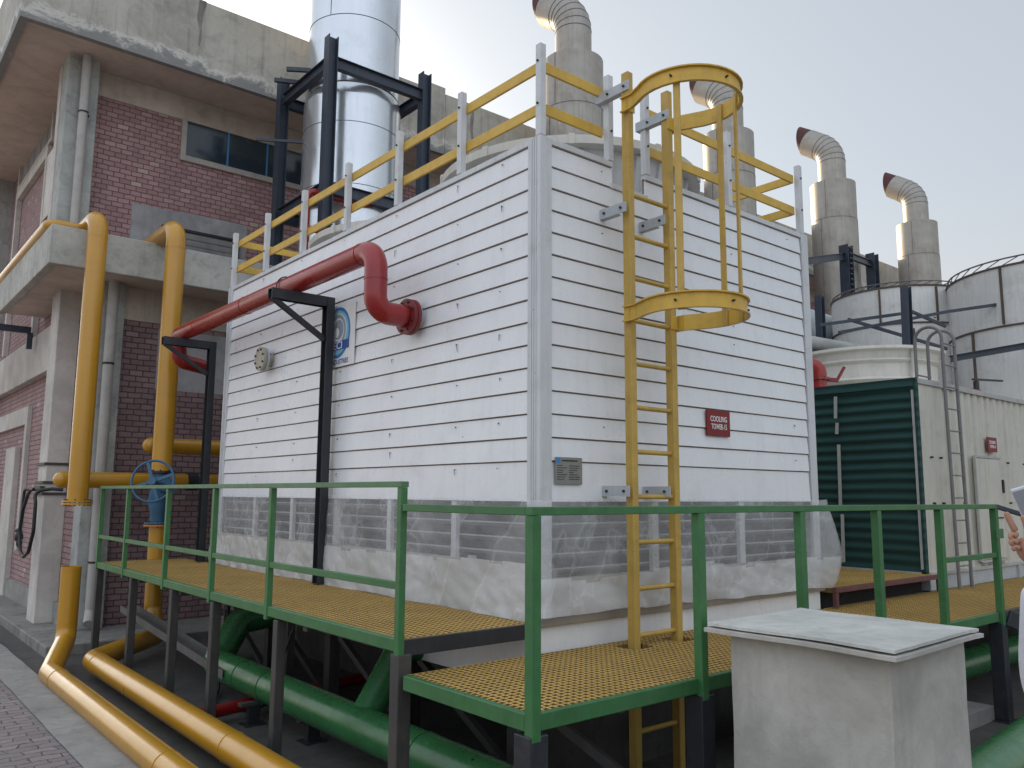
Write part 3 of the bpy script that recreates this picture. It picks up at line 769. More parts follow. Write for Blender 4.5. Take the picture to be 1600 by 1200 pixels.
lb = thing('logo_board', 'white square logo board with blue rings, half hidden by the black pipe bracket', 'sign', (-.02, 2.7, 1.35))
m = MB(); m.box(-.03, -.021, 2.41, 3.02, 1.07, 1.64); m.build('board', SIGNW, lb, .001)
def disc(r, zc, yc, mat, off, name, inner=0.0, rz=None):
    m = MB(); n_ = 48; rz_ = rz or r
    o = [(-off, yc+r*math.cos(2*math.pi*i/n_), zc+rz_*math.sin(2*math.pi*i/n_)) for i in range(n_)]
    if inner:
        i_ = [(-off, yc+inner*math.cos(2*math.pi*i/n_), zc+inner*math.sin(2*math.pi*i/n_)) for i in range(n_)]
        m.add(o+i_, [(i, (i+1) % n_, n_+(i+1) % n_, n_+i) for i in range(n_)])
    else: m.add(o, [tuple(range(n_))])
    m.build(name, mat, lb)
disc(.235, 1.385, 2.72, LBLUE, .0305, 'emblem'); disc(.205, 1.385, 2.72, LCYAN, .031, 'emblem_ring'); disc(.165, 1.40, 2.72, SIGNW, .0315, 'emblem_ring')
disc(.155, 1.40, 2.72, LGREY, .032, 'emblem_ring', inner=.12); disc(.09, 1.41, 2.70, LGREY, .0325, 'emblem_centre'); disc(.045, 1.385, 2.73, SIGNW, .033, 'emblem_centre')
m = MB(); m.box(-.0345, -.0335, 2.50, 2.94, 1.225, 1.305); m.build('emblem_band', LNAVY, lb)
text_mesh('lettering', 'ECI', .1, SIGNW, lb, (-.035, 2.70, 1.232), (0, -1, 0), (0, 0, 1), .0006, sx=1.15, bold=.001)
text_mesh('lettering', 'ECI INDUSTRIES', .062, LNAVY, lb, (-.031, 2.715, 1.095), (0, -1, 0), (0, 0, 1), .0006, sx=.95, bold=.001)

# ---------------------------------------------------------------- flanges and red pipe
def flange(m, c, ax, r, th, nb, rb, mi=0, mib=1, hb=.012):
    c = Vector(c); ax = Vector(ax).normalized()
    m.cyl(c-ax*th/2, c+ax*th/2, r, 40, mi)
    u = ax.cross(Vector((0, 0, 1)));
    if u.length < .1: u = Vector((1, 0, 0))
    u.normalize(); v = ax.cross(u)
    for i in range(nb):
        a = 2*math.pi*(i+.5)/nb; p = c+(u*math.cos(a)+v*math.sin(a))*rb
        m.cyl(p-ax*(th/2+hb), p+ax*(th/2+hb), .011, 6, mib)
fl = thing('blind_flange', 'bolted round blanking flange on a short stub in the white siding', 'pipe flange', (-.1, 4.2, 1.32))
m = MB(); m.tube([(0, 4.2, 1.32), (-.1, 4.2, 1.32)], .075, 28); m.build('stub', STEELF, fl)
m = MB(); flange(m, (-.125, 4.2, 1.32), (1, 0, 0), .125, .03, 8, .1); m.build('cover_plate', [STEELF, BOLT], fl)
m = MB(); flange(m, (-.088, 4.2, 1.32), (1, 0, 0), .122, .028, 8, .1); m.build('flange_ring', [GALV, BOLT], fl)
rp = thing('red_water_pipe', 'red pipe curving out of the white siding and running back to the brick building', 'pipe', (-.42, 1.43, 1.3))
XR = -.40
pp = fillet([(-.14, 1.43, 1.31), (XR, 1.43, 1.31), (XR, 1.43, 1.80), (XR, 6.02, 1.80), (XR+.04, 6.05, 1.50), (XR+.36, 6.15, 1.47)], [.22, .17, .12, .12], 14)
m = MB(); m.tube(pp, .088, 32)
for q, ax in (((XR, 3.05, 1.80), (0, 1, 0)), ((XR, 3.95, 1.80), (0, 1, 0)), ((XR, 1.64, 1.80), (0, 1, 0)), ((XR, 5.3, 1.80), (0, 1, 0)), ((XR, 1.43, 1.56), (0, 0, 1))):
    q = Vector(q); ax = Vector(ax); m.cyl(q-ax*.006, q+ax*.006, .0915, 32)
m.build('pipe_run', RED, rp)
m = MB(); flange(m, (-.118, 1.43, 1.31), (1, 0, 0), .14, .03, 8, .115); m.build('flange', [REDF, BOLT], rp)
m = MB(); flange(m, (-.082, 1.43, 1.31), (1, 0, 0), .14, .03, 8, .115); m.build('flange', [REDF, BOLT], rp)
m = MB(); m.tube([(0, 1.43, 1.31), (-.07, 1.43, 1.31)], .09, 28); m.build('wall_stub', GALV, rp)
m = MB()
th_ = [(XR+.1*math.cos(a), 3.02, 1.80+.1*math.sin(a)) for a in [R(-20+220*i/18) for i in range(19)]]
m.tube([(XR+.1, 3.02, 1.70)]+th_+[(XR-.1, 3.02, 1.70)], .006, 8); m.build('pipe_clamp', BLK, rp)
# brackets for the red pipe
def bracket(y, z0, label):
    t = thing('pipe_bracket', label, 'pipe bracket', (-.1, y, z0), 'black steel brackets carrying the red pipe')
    m = MB(); m.box(-.135, -.06, y-.05, y-.045, z0, 1.70).box(-.135, -.06, y+.045, y+.05, z0, 1.70).box(-.1, -.094, y-.045, y+.045, z0, 1.70)
    m.build('upright', BLK, t)
    m = MB(); m.box(-.66, -.06, y-.045, y+.045, 1.701, 1.709).box(-.66, -.136, y+.037, y+.045, 1.62, 1.701).box(-.66, -.136, y-.045, y-.037, 1.62, 1.701); m.build('arm', BLK, t)
    m = MB(); m.bar((-.64, y, 1.63), (-.13, y, 1.32), .05, .04); m.build('strut', BLK, t)
    return t
bracket(2.78, -.835, 'black steel bracket standing on the upper grating in front of the logo board')
bracket(5.72, -.835, 'black steel bracket between the tower corner and the valved yellow pipe')

# ================================================================ WALKWAYS
def grating(x0, x1, y0, y1, zt, pitch=.042, bw=.0105, dp=.045, holes=()):
    m = MB()
    def clear(x, y): return not any(a <= x <= b and c <= y <= d for (a, b, c, d) in holes)
    nx = int((x1-x0)/pitch); ny = int((y1-y0)/pitch)
    for i in range(nx+1):
        x = x0+(x1-x0)*i/nx
        segs_ = [(y0, y1)]
        for (a, b, c, d) in holes:
            if a <= x <= b: segs_ = [s for (s0, s1) in segs_ for s in ((s0, min(s1, c)), (max(s0, d), s1)) if s[1]-s[0] > .001]
        for (s0, s1) in segs_: m.box(x-bw/2, x+bw/2, s0, s1, zt-dp, zt)
    for j in range(ny+1):
        y = y0+(y1-y0)*j/ny
        segs_ = [(x0, x1)]
        for (a, b, c, d) in holes:
            if c <= y <= d: segs_ = [s for (s0, s1) in segs_ for s in ((s0, min(s1, a)), (max(s0, b), s1)) if s[1]-s[0] > .001]
        for (s0, s1) in segs_: m.box(s0, s1, y-bw/2, y+bw/2, zt-dp+.001, zt-.0012)
    m.mi = [1, 0, 1, 1, 1, 1]*(len(m.f)//6)       # gritted yellow top; darker brown sides put the holes' shade into the colour
    return m
def legpost(x, y, z1, parent, w=.075, z0=ZF, mat=DST, foot=True):
    m = MB(); m.box(x-w/2, x+w/2, y-w/2, y+w/2, z0+.012, z1)
    o = m.build('leg', mat, parent, .004)
    if foot:
        m = MB(); m.box(x-w, x+w, y-w, y+w, z0, z0+.012); m.build('foot_plate', mat, o)
    return o
TRAY = paint('tray_steel', (.13, .125, .12), .6, (.07, .06, .05), .6, 4)
uw = thing('upper_walkway', 'raised yellow grating walkway along the left side of the white tower, on dark steel legs', 'walkway', (-.5, 3.2, -1.9))
for (a, b) in ((.02, 1.22), (1.225, 2.44), (2.445, 3.66), (3.665, 4.88), (4.885, 6.35)):
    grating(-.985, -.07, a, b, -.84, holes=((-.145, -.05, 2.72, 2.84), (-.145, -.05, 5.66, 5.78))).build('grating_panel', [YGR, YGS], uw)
m = MB(); m.box(-1.035, -.99, .0, 6.38, -.905, -.838); m.build('edge_beam', GRN, uw, .004)
m = MB(); m.box(-1.0, -.03, -.012, .012, -.93, -.842); m.build('end_beam', BLK, uw, .003)
m = MB(); m.box(-1.0, -.03, 6.37, 6.4, -.93, -.842).box(-.08, -.055, .02, 6.37, -.93, -.872)
for y in (1.2, 2.45, 3.66, 4.9): m.box(-.985, -.08, y-.03, y+.03, -.95, -.871)
m.build('cross_beams', DST, uw)
for y in (-.02+.03, 1.55, 2.75, 3.75, 5.0, 6.32): legpost(-1.0, y, -.916, uw, .085 if y < .1 else .07)
for y in (1.3, 3.2, 5.0): legpost(-.15, y, -.93, uw)
ur = thing('upper_walkway_railing', 'green steel railing with mid rail along the raised yellow walkway', 'railing', (-1.0, 3.2, -.84))
for y in (.0, 1.71, 2.82, 4.0, 5.3, 6.35):
    m = MB(); m.box(-1.042, -1.0, y-.022, y+.022, -.93, -.022); m.build('post', GRN, ur, .003)
m = MB(); m.box(-1.045, -.995, -.025, 6.38, -.021, .012); m.build('top_rail', GRND, ur, .003)
for (a, b) in ((.022, 1.688), (1.732, 2.798), (2.842, 3.978), (4.022, 5.278), (5.322, 6.328)):
    m = MB(); m.box(-1.037, -1.005, a, b, -.575, -.535); m.build('mid_rail', GRN, ur, .003)

lw = thing('lower_walkway', 'lower yellow grating walkway with green edge running across the front of the white tower', 'walkway', (2.5, -.55, -1.9))
ZL = -1.02
for i, (a, b) in enumerate(((-.985, .62), (.625, 1.52), (1.525, 3.3), (3.305, 5.4), (5.405, 8.0), (8.005, 11))):
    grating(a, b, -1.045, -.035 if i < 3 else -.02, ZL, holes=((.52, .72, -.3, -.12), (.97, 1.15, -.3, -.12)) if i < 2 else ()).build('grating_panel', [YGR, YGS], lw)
m = MB(); m.box(-1.03, 4.2, -1.085, -1.05, -1.09, -1.014).box(-1.03, -.99, -1.0499, -.06, -1.09, -1.014); m.build('edge_beam', GRN, lw, .004)
m = MB(); m.box(4.201, 11, -1.085, -1.05, -1.10, -1.014); m.build('edge_beam', DST, lw, .004)
m = MB(); m.box(.15, 11, -.035, -.012, -1.12, -1.055)
for x in (-.4, .2, .62, 1.52, 2.4, 3.3, 4.2, 5.4, 6.6): m.box(x-.025, x+.025, -1.048, -.04, -1.11, -1.052)
m.build('cross_beams', DST, lw)
for x in (-.995, .20, 2.2, 4.25, 6.5, 9.0): legpost(x, -1.055, -1.101, lw, .11, mat=BLK)
legpost(-.1, -.1, -1.1, lw, .08); legpost(3.4, -.1, -1.1, lw, .08)
for (x0, x1) in ((-.9, -.35), (.12, -.4)):
    m = MB(); m.bar((x0, -.98, -1.75), (x1, -.2, -1.12), .05, .05); m.build('brace', DST, lw)
lr = thing('lower_walkway_railing', 'green steel railing round the corner of the lower yellow walkway', 'railing', (1.5, -1.06, -1.02))
for x in (-1.012, .18, 1.19, 2.17, 3.17, 4.25):
    m = MB(); m.box(x-.027, x+.027, -1.112, -1.058, -1.125, -.152); m.build('post', GRN, lr, .003)
m = MB(); m.box(-1.04, 4.27, -1.112, -1.06, -.151, -.112).box(-1.04, -.99, -1.0595, -.03, -.151, -.112); m.build('top_rail', GRN, lr, .003)
m = MB(); m.box(3.2, 4.22, -1.10, -1.07, -.56, -.52); m.build('mid_rail', GRN, lr, .003)
m = MB(); m.box(4.19, 4.34, -1.12, -1.112, -.4, -.32); m.build('latch_plate', GRN, lr)
# black stair handrail running on past the end of the green railing
sh = thing('stair_handrail', 'dark steel stair stringer and sloping handrail beyond the end of the green railing', 'handrail', (4.4, -1.09, -1.0))
m = MB(); m.bar((4.28, -1.09, -.13), (4.95, -1.5, -.35), .045, .035).bar((4.95, -1.5, -.36), (5.6, -1.9, -.66), .045, .035); m.build('sloping_rail', NAVY, sh, .003)
m = MB(); m.bar((4.3, -1.12, -1.06), (5.4, -1.75, -1.6), .03, .13); m.build('stringer', BLK, sh, .003)

# maroon-edged intermediate deck by the container
md = thing('maroon_deck', 'small yellow grating deck with maroon steel frame between the white tower and the green net', 'deck', (4.3, .6, -1.02))
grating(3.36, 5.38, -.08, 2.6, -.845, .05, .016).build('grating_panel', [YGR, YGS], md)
m = MB(); m.box(3.33, 5.41, -.125, -.085, -.885, -.84).box(3.33, 3.37, -.124, -.085, -1.01, -.886).box(5.37, 5.41, -.124, -.085, -1.01, -.886); m.build('frame', paint('maroon_steel', (.13, .045, .045), .6, (.25, .2, .18), .5, 8), md, .003)
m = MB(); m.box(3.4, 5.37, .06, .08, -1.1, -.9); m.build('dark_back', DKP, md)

# ================================================================ YELLOW PIPES
PR = .114
y1 = thing('yellow_riser_pipe', 'tall yellow pipe ending in a bolted flange above a gap, left of the blue valve', 'pipe', (-1.17, 6.85, -.2))
pp = fillet([(-1.17, 6.85, -.17), (-1.17, 6.85, 3.30), (-1.17, 8.2, 3.30)], [.2], 12)
m = MB(); m.tube(pp, PR, 32)
for z in (3.04, .28, -.02): m.cyl((-1.17, 6.85, z), (-1.17, 6.85, z+.008), PR+.002, 32)
m.build('pipe_run', YPI, y1)
m = MB(); flange(m, (-1.17, 6.85, -.165), (0, 0, 1), .165, .022, 8, .135); flange(m, (-1.17, 6.85, -.195), (0, 0, 1), .165, .022, 8, .135); m.build('flange', [YPI, BOLT], y1)
t = thing('canopy_pipe', 'thinner yellow pipe lying along the left edge of the concrete canopy', 'pipe', (-1.6, 9, 3.28))
m = MB(); m.tube(fillet([(-1.17, 7.42, 3.27), (-1.60, 7.42, 3.27), (-1.60, 13.5, 3.27)], .1, 8), .068, 24); m.build('pipe_run', YPI, t)
y2 = thing('yellow_ground_pipe', 'yellow pipe beside the kerb, its open cut end standing upright under the flanged riser', 'pipe', (-1.33, 6.15, -1.8))
pp = fillet([(-1.33, 6.15, -.86), (-1.33, 6.15, -1.63), (-1.63, 5.3, -1.80), (-1.63, -6, -1.80)], [.16, .16], 8)
pr_ = .1
m = MB(); m.tube(pp, pr_, 32, caps=False)
m.shell((-1.33, 6.15), -.9, -.859, pr_+.002, .012, 32)
for y in (1.75, 4.9): m.cyl((-1.63, y-.006, -1.80), (-1.63, y+.006, -1.80), pr_+.004, 32)
m.cyl((-1.33, 6.15, -1.45), (-1.33, 6.15, -1.444), pr_+.002, 32)
m.build('pipe_run', YPI, y2)
m = MB(); m.cyl((-1.33, 6.15, -1.3), (-1.33, 6.15, -1.29), .095, 24); m.build('pipe_inside', DKP, y2)
y3 = thing('valved_yellow_pipe', 'yellow pipe coming over the concrete canopy and down through the blue gate valve', 'pipe', (-.3, 6.5, -1.8))
m = MB(); m.tube(fillet([(-.33, 8.6, 3.28), (-.33, 6.55, 3.28), (-.33, 6.55, .20)], .2, 12), PR+.005, 32)
for z in (3.0, .60, .26): m.cyl((-.33, 6.55, z), (-.33, 6.55, z+.008), PR+.008, 32)
m.build('upper_run', YPI, y3)
m = MB(); m.tube(fillet([(-.33, 6.55, -.46), (-.33, 6.55, -1.45), (-.36, 6.25, -1.70), (-1.26, 5.28, -1.72), (-1.26, -6, -1.72)], [.12, .12, .16], 8), .102, 32)
for y in (5.02, 1.62): m.cyl((-1.26, y-.006, -1.72), (-1.26, y+.006, -1.72), .106, 32)
m.build('lower_run', YPI, y3)
m = MB(); flange(m, (-.33, 6.55, -.45), (0, 0, 1), .165, .02, 8, .135); m.build('flange', [YPB, BOLT], y3)
for (y, z) in ((7.25, .09), (6.95, .53)):
    t = thing('yellow_branch_pipe', 'thin horizontal yellow pipe in front of the brick wall, '+('crossing behind both risers' if z < .2 else 'short, above the valve'), 'pipe', (-1.2, y, z))
    m = MB(); xa = -1.27 if z < .2 else -.36
    m.tube([(xa-.0, y, z), (1.05, y, z)], .1, 24); m.sphere((xa, y, z), .1, 20); m.build('pipe_run', YPI, t)
    if z < .2:
        m = MB(); m.cyl((.2, y, z), (.34, y, z), .12, 24); m.build('coupling', BLK, t)
gv = thing('gate_valve', 'blue gate valve with a spoked handwheel between the yellow pipe ends', 'valve', (-.33, 6.55, -.2))
m = MB(); m.tube([(-.33, 6.55, -.44), (-.33, 6.55, -.3), (-.33, 6.55, -.15), (-.33, 6.55, .05), (-.33, 6.55, .2)], [.1, .1, .14, .1, .1], 24)
flange(m, (-.33, 6.55, -.42), (0, 0, 1), .16, .022, 8, .13, 0, 1); m.build('valve_body', [BLUEV, BOLT], gv)
m = MB(); flange(m, (-.33, 6.55, .19), (0, 0, 1), .16, .025, 8, .13, 0, 1); m.build('top_flange', [BLK, BOLT], gv)
m = MB(); m.cyl((-.33, 6.5, -.05), (-.40, 6.1, .02), .07, 20).cyl((-.38, 6.22, .0), (-.385, 6.19, .0), .12, 20).cyl((-.33, 6.1, 0), (-.6, 5.9, .06), .022, 12); m.build('bonnet', BLUEV, gv)
hc = Vector((-.62, 5.89, .07)); ha = Vector((-.75, -1, .2)).normalized(); hu = ha.cross(Vector((0, 0, 1))).normalized(); hv = ha.cross(hu)
m = MB(); ring = [hc+(hu*math.cos(2*math.pi*i/40)+hv*math.sin(2*math.pi*i/40))*.235 for i in range(41)]
m.tube(ring, .014, 10, caps=False)
for a in (20, 110, 200, 290): m.bar(hc, hc+(hu*math.cos(R(a))+hv*math.sin(R(a)))*.23, .035, .018, ha)
m.cyl(hc-ha*.03, hc+ha*.03, .045, 16); m.build('handwheel', BLUEV, gv)

# hose looped by the pilaster, with its steel straps on the pilaster
hs_ = thing('looped_hose', 'black hose hanging in a long loop from a pilaster beside the flanged yellow riser', 'hose', (-1.35, 8.6, 0))
m = MB()
HX = -1.40
P = [(-1.1, 8.0, -.03), (-1.22, 8.05, -.02), (HX, 8.12, -.05), (HX, 8.0, -.2), (HX, 7.98, -.55), (HX, 8.2, -.82), (HX, 8.5, -.9), (HX, 8.75, -.84), (HX, 8.92, -.6), (HX, 8.8, -.3), (HX, 8.55, -.1), (HX, 8.35, -.02), (HX, 8.2, -.03)]
m.tube(fillet(P, .12, 5), .022, 12)
m.tube(fillet([(-1.24, 8.5, -.03), (-1.38, 8.9, -.03), (-1.38, 8.95, -.08), (-1.39, 8.97, -.62)], .05, 5), .018, 12)
m.build('hose', RUBBER, hs_)
m = MB(); m.sphere((-1.40, 8.93, -.66), .055, 10, sc=(1, 1.1, 1.5)).sphere((-1.40, 8.99, -.58), .045, 10, sc=(1, 1.2, .8)).sphere((-1.40, 8.87, -.74), .04, 10, sc=(1, 1, 1.5)); m.build('tape_knot', RUBBER, hs_)
m = MB()
for z in (.3, .05, -.1): m.box(-1.23, -.93, 8.6, 9.14, z, z+.035)
m.box(-1.26, -1.2, 8.6, 9.0, -.02, .02); m.build('strap', DST, hs_)

# small black pipe brackets under the canopy's far end
cb_ = thing('canopy_pipe_rack', 'dark steel arms carrying yellow pipes past the far end of the concrete canopy', 'pipe rack', (-1.7, 11.2, 2.4))
m = MB(); m.bar((-2.3, 10.95, 3.03), (-1.5, 10.95, 3.03), .08, .1).bar((-2.3, 10.95, 2.5), (-1.15, 10.95, 2.5), .08, .1).box(-1.2, -1.12, 10.91, 10.99, 2.2, 2.46); m.build('arm', NAVY, cb_)
m = MB(); m.tube([(-1.75, 11.2, 2.66), (-1.75, 14, 2.66)], .1, 20).tube([(-1.95, 10.9, 2.32), (-1.95, 14, 2.32)], .1, 20); m.build('yellow_pipe', YPI, cb_)

# ================================================================ UNDER THE WALKWAYS
GX, GZ = -.60, -1.59
gp = thing('green_main_pipe', 'fat green pipe with chipped paint running under the raised walkway', 'pipe', (GX, 2, ZF))
m = MB(); m.tube(fillet([(GX, -6, GZ), (GX, 3.75, GZ), (GX+.35, 4.1, GZ+.3), (GX+1.4, 4.1, GZ+.42)], [.25, .2], 10), .128, 36)
for y in (3.05, 2.55, .35): m.cyl((GX, y-.005, GZ), (GX, y+.005, GZ), .133, 36)
m.build('pipe_run', GRP, gp)
m = MB(); m.tube(fillet([(GX, 1.12, GZ), (GX+.45, 1.35, GZ+.42), (GX+1.4, 1.35, GZ+.42)], .15, 8), .105, 28); m.build('branch', GRP, gp)
def psup(x, y, z1, label):
    t = thing('pipe_support', label, 'pipe support', (x, y, ZF), 'short steel stands under the green pipe')
    m = MB(); m.box(x-.05, x+.05, y-.03, y+.03, ZF+.01, z1); m.build('stand_post', BLK, t, .003)
    m = MB(); m.box(x-.09, x+.09, y-.08, y+.08, ZF, ZF+.01); m.build('foot_plate', BLK, t)
    m = MB(); m.box(x-.12, x+.16, y-.035, y+.035, z1, z1+.03); m.build('saddle', DST, t, .003)
psup(-.66, 2.72, -1.75, 'short black stand under the green pipe, between the second and third walkway legs'); psup(-.5, 2.0, -1.75, 'short black stand under the green pipe, further right near the third leg'); psup(-.66, .6, -1.75, 'short black stand under the green pipe beneath the walkway step')
m = MB(); m.tube([(-1.15, 2.85, -1.80), (.9, 3.3, -1.80)], .05, 18)
tag(m.build('red_floor_pipe', RED), 'thin red pipe lying on the floor beneath the green pipe', 'pipe')
m = MB(); m.bar((-.66, 3.2, -1.62), (-.6, 6.6, -1.44), .16, .008).bar((-.74, 3.2, -1.585), (-.68, 6.6, -1.405), .008, .075).bar((-.58, 3.2, -1.585), (-.52, 6.6, -1.405), .008, .075)
tag(m.build('cable_tray', TRAY), 'perforated grey cable tray slung between the walkway legs', 'cable tray')
m = MB(); m.tube(fillet([(-.2, 4.6, -1.25), (-.5, 3.9, -1.87), (-.75, 3.4, -1.87), (-.5, 2.9, -1.87), (-.2, 3.0, -1.2)], .15, 5), .012, 8)
tag(m.build('loose_cable', RUBBER), 'thin black cable trailing across the dark floor below the cable tray', 'cable')
# concrete wall below the lower deck behind the ladder
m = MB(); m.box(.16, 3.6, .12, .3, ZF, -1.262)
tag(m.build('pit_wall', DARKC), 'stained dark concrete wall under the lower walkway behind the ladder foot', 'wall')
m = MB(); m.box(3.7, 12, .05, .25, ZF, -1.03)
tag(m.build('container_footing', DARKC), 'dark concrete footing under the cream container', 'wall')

# ================================================================ CONCRETE CHAMBER IN FRONT
cb = thing('concrete_chamber', 'plastered concrete box with an overhanging pale lid in the foreground', 'concrete box', (.48, -1.7, ZF))
def warped_box(x0, x1, y0, y1, z0, z1, amp=.006, n=14):
    m = MB()
    def pt(face, a, b):
        x = {0: x0, 1: x1}.get(face); y = {2: y0, 3: y1}.get(face)
        if face < 2: p = Vector((x, y0+(y1-y0)*a, z0+(z1-z0)*b))
        elif face < 4: p = Vector((x0+(x1-x0)*a, y, z0+(z1-z0)*b))
        else: p = Vector((x0+(x1-x0)*a, y0+(y1-y0)*b, z1))
        q = noise.noise_vector(p*2.3)*amp+noise.noise_vector(p*9)*amp*.35
        return p+q
    for f in range(5):
        vs = [pt(f, i/n, j/n) for j in range(n+1) for i in range(n+1)]
        m.add(vs, [(j*(n+1)+i, j*(n+1)+i+1, (j+1)*(n+1)+i+1, (j+1)*(n+1)+i) for j in range(n) for i in range(n)])
    return m
warped_box(.13, .89, -2.13, -1.31, ZF, -.742).build('box_body', BOXC, cb)
m = MB()
def slab(m, x0, x1, y0, y1, z0, z1, warp=.006, n=10, mi=0):
    top = []; bot = []
    for j in range(n+1):
        for i in range(n+1):
            x = x0+(x1-x0)*i/n; y = y0+(y1-y0)*j/n
            q = warp*noise.noise(Vector((x*2.2, y*2.2, z0*9))); e = .004*noise.noise(Vector((x*13, y*13, 3)))
            top.append((x+e, y-e, z1+q)); bot.append((x+e, y-e, z0+q))
    N1 = n+1
    fs = [(j*N1+i, j*N1+i+1, (j+1)*N1+i+1, (j+1)*N1+i) for j in range(n) for i in range(n)]
    m.add(top, fs, False, mi); m.add(bot, [tuple(reversed(f)) for f in fs], False, mi)
    loop = [i for i in range(n)]+[k*N1+n for k in range(n)]+[n*N1+(n-k) for k in range(n)]+[(n-k)*N1 for k in range(n)]
    m.add([bot[i] for i in loop]+[top[i] for i in loop], [(i, (i+1) % len(loop), len(loop)+(i+1) % len(loop), len(loop)+i) for i in range(len(loop))], False, mi)
    return m
slab(m, .03, .95, -2.2, -1.22, -.741, -.722, .01).build('lower_board', BOXC, cb)
slab(MB(), .055, .93, -2.185, -1.225, -.712, -.698, .008).build('lid', LIDC, cb)
# second green pipe beside the chamber
m = MB(); m.tube([(-.6, -2.1, -1.62), (6, -1.5, -1.62)], .15, 32)
tag(m.build('green_side_pipe', GRP), 'fat green pipe lying on the floor right of the concrete box', 'pipe')
m = MB(); m.tube([(1.6, -.55, -1.6), (8, -.5, -1.6)], .13, 28)
tag(m.build('green_back_pipe', GRP), 'green pipe in the shade under the lower walkway right of the concrete box', 'pipe')
m = MB(); m.box(2.6, 4.2, -1.0, -.35, ZF, -1.78)
tag(m.build('floor_pad', FLOOR), 'low concrete pad on the floor under the right end of the walkway', 'concrete pad')

# ================================================================ CONTAINER WITH GREEN NET
ck = thing('netted_container', 'cream corrugated steel cooling unit with its end covered in dark green netting', 'cooling unit', (7, 1.2, -1.02))
CX, CY, CZ0, CZ1 = 5.42, .0, -.83, 1.20; CXE = 12.5; CYE = 2.5
def corrug(x0, x1, y, z0, z1, per=.19, dp=.028):
    m = MB(); x = x0; pts = []
    while x < x1:
        pts += [(x, y), (x+per*.34, y), (x+per*.5, y+dp), (x+per*.84, y+dp)]; x += per
    pts.append((x1, y))
    vs = [(a, b, z0) for a, b in pts]+[(a, b, z1) for a, b in pts]; n_ = len(pts)
    m.add(vs, [(i, i+1, n_+i+1, n_+i) for i in range(n_-1)]); return m
m = corrug(5.95, CXE, CY, CZ0, CZ1-.05); m.box(CX, 5.95, CY, CY+.03, CZ0, CZ1-.05); m.box(CX+.03, CXE, CY+.06, CYE, CZ0, CZ1-.03); m.build('side_panel', CREAM, ck)
m = MB(); m.box(CX-.015, CXE, CY-.02, CY+.05, CZ1-.05, CZ1+.01).box(CX-.01, CXE, CY-.025, CY+.03, CZ0-.04, CZ0); m.build('top_and_bottom_rail', DUSTW, ck, .004)
m = MB(); m.box(CX+.02, CXE, CY+.0, CYE, -1.02, CZ0-.041)
for i in range(9): m.box(CX+.3+i*.7, CX+.36+i*.7, CY-.03, CY, -1.02, CZ0-.042)
m.build('base_frame', GALV, ck)
# net: wrinkled sheet hung on the end wall
m = MB(); vs = []; ny_, nz_ = 40, 110
for i in range(ny_+1):
    for k in range(nz_+1):
        y = CY+.01+(CYE-CY)*i/ny_; z = CZ0+(CZ1-CZ0+.005)*k/nz_
        o = .010*math.sin(z*2*math.pi/.108+.5*noise.noise(Vector((y, z, 2))))+.02*noise.noise(Vector((y*1.7, z*1.7, 5)))
        vs.append((CX-.045-o, y, z))
m.add(vs, [(i*(nz_+1)+k, i*(nz_+1)+k+1, (i+1)*(nz_+1)+k+1, (i+1)*(nz_+1)+k) for i in range(ny_) for k in range(nz_)], True)
m.box(CX-.02, CX+.03, CY+.01, CYE, CZ0, CZ1)
for (a, b) in ((CY-.004, CY+.02), ): m.box(CX-.06, CX-.0, a, b, CZ0-.05, CZ1+.012)
m.box(CX-.075, CX+.02, CY+.02, CYE, CZ1-.08, CZ1+.012)
m.build('green_netting', NET, ck)
for (y, z0, z1) in ((.90, .83, 1.08), (.895, .65, .78), (.89, -.2, .53), (.885, -.78, -.25)):
    m = MB(); m.bar((CX-.09, y, z0), (CX-.09, y-.012, z1), .035, .012, (1, 0, 0)); m.build('batten', DUSTW, ck)
m = MB(); m.box(CX-.075, CX-.055, .05, CYE, CZ0-.035, CZ0+.0).box(CX-.075, CX-.055, .025, .045, -.8, 1.08); m.build('batten', DUSTW, ck)
# access door
m = MB(); m.box(6.7, 7.42, -.045, -.022, -.76, .40)
dr = m.build('door', CREAM, ck, .006)
m = MB(); m.box(6.67, 6.695, -.05, -.022, -.78, .42).box(6.695, 7.44, -.05, -.022, .405, .43).box(6.695, 7.44, -.05, -.022, -.79, -.765); m.build('door_frame', DUSTW, dr)
m = MB(); m.box(7.46, 7.50, -.05, -.02, .0, .16); m.build('handle', BOLT, dr, .008)
m = MB(); m.box(7.1, 7.4, -.052, -.0451, -.3, -.285); m.build('lower_handle', BOLT, dr)
for x in (5.62, 5.85, 6.4, 7.75, 8.3):
    for z in (.37, -.12):
        m = MB(); m.cyl((x, -.03, z), (x, -.0, z), .011, 8); m.build('rivet', BOLT, ck)
sign('container_sign', 'small red sign above the door of the cream cooling unit', 7.08, 7.36, .485, .66, -.032, ('COOLING', 'TOWER-14'))
# grey ladder with hooped top
DGAL = paint('dull_ladder_steel', (.17, .165, .165), .45, (.08, .07, .06), .5, 5, .2, .1, bmp=.1)
gl = thing('grey_ladder', 'thin grey steel ladder with hooped tops leaning at the cream cooling unit', 'ladder', (5.8, -.12, -1.02))
for x in (5.80, 6.12):
    m = MB(); m.tube(fillet([(x, -.14, -1.01), (x, -.12, 1.3), (x, -.12, 1.82), (x, .17, 1.82), (x, .17, 1.22)], [3, .14, .14], 9), .018, 14); m.build('side_rail', DGAL, gl)
for i in range(11):
    z = -.78+i*.24
    m = MB(); m.tube([(5.80, -.13, z), (6.12, -.13, z)], .008, 10); m.build('rung', DGAL, gl)
m = MB(); m.tube([(5.8, .17, 1.3), (6.12, .17, 1.3)], .01, 8); m.build('rung', DGAL, gl)

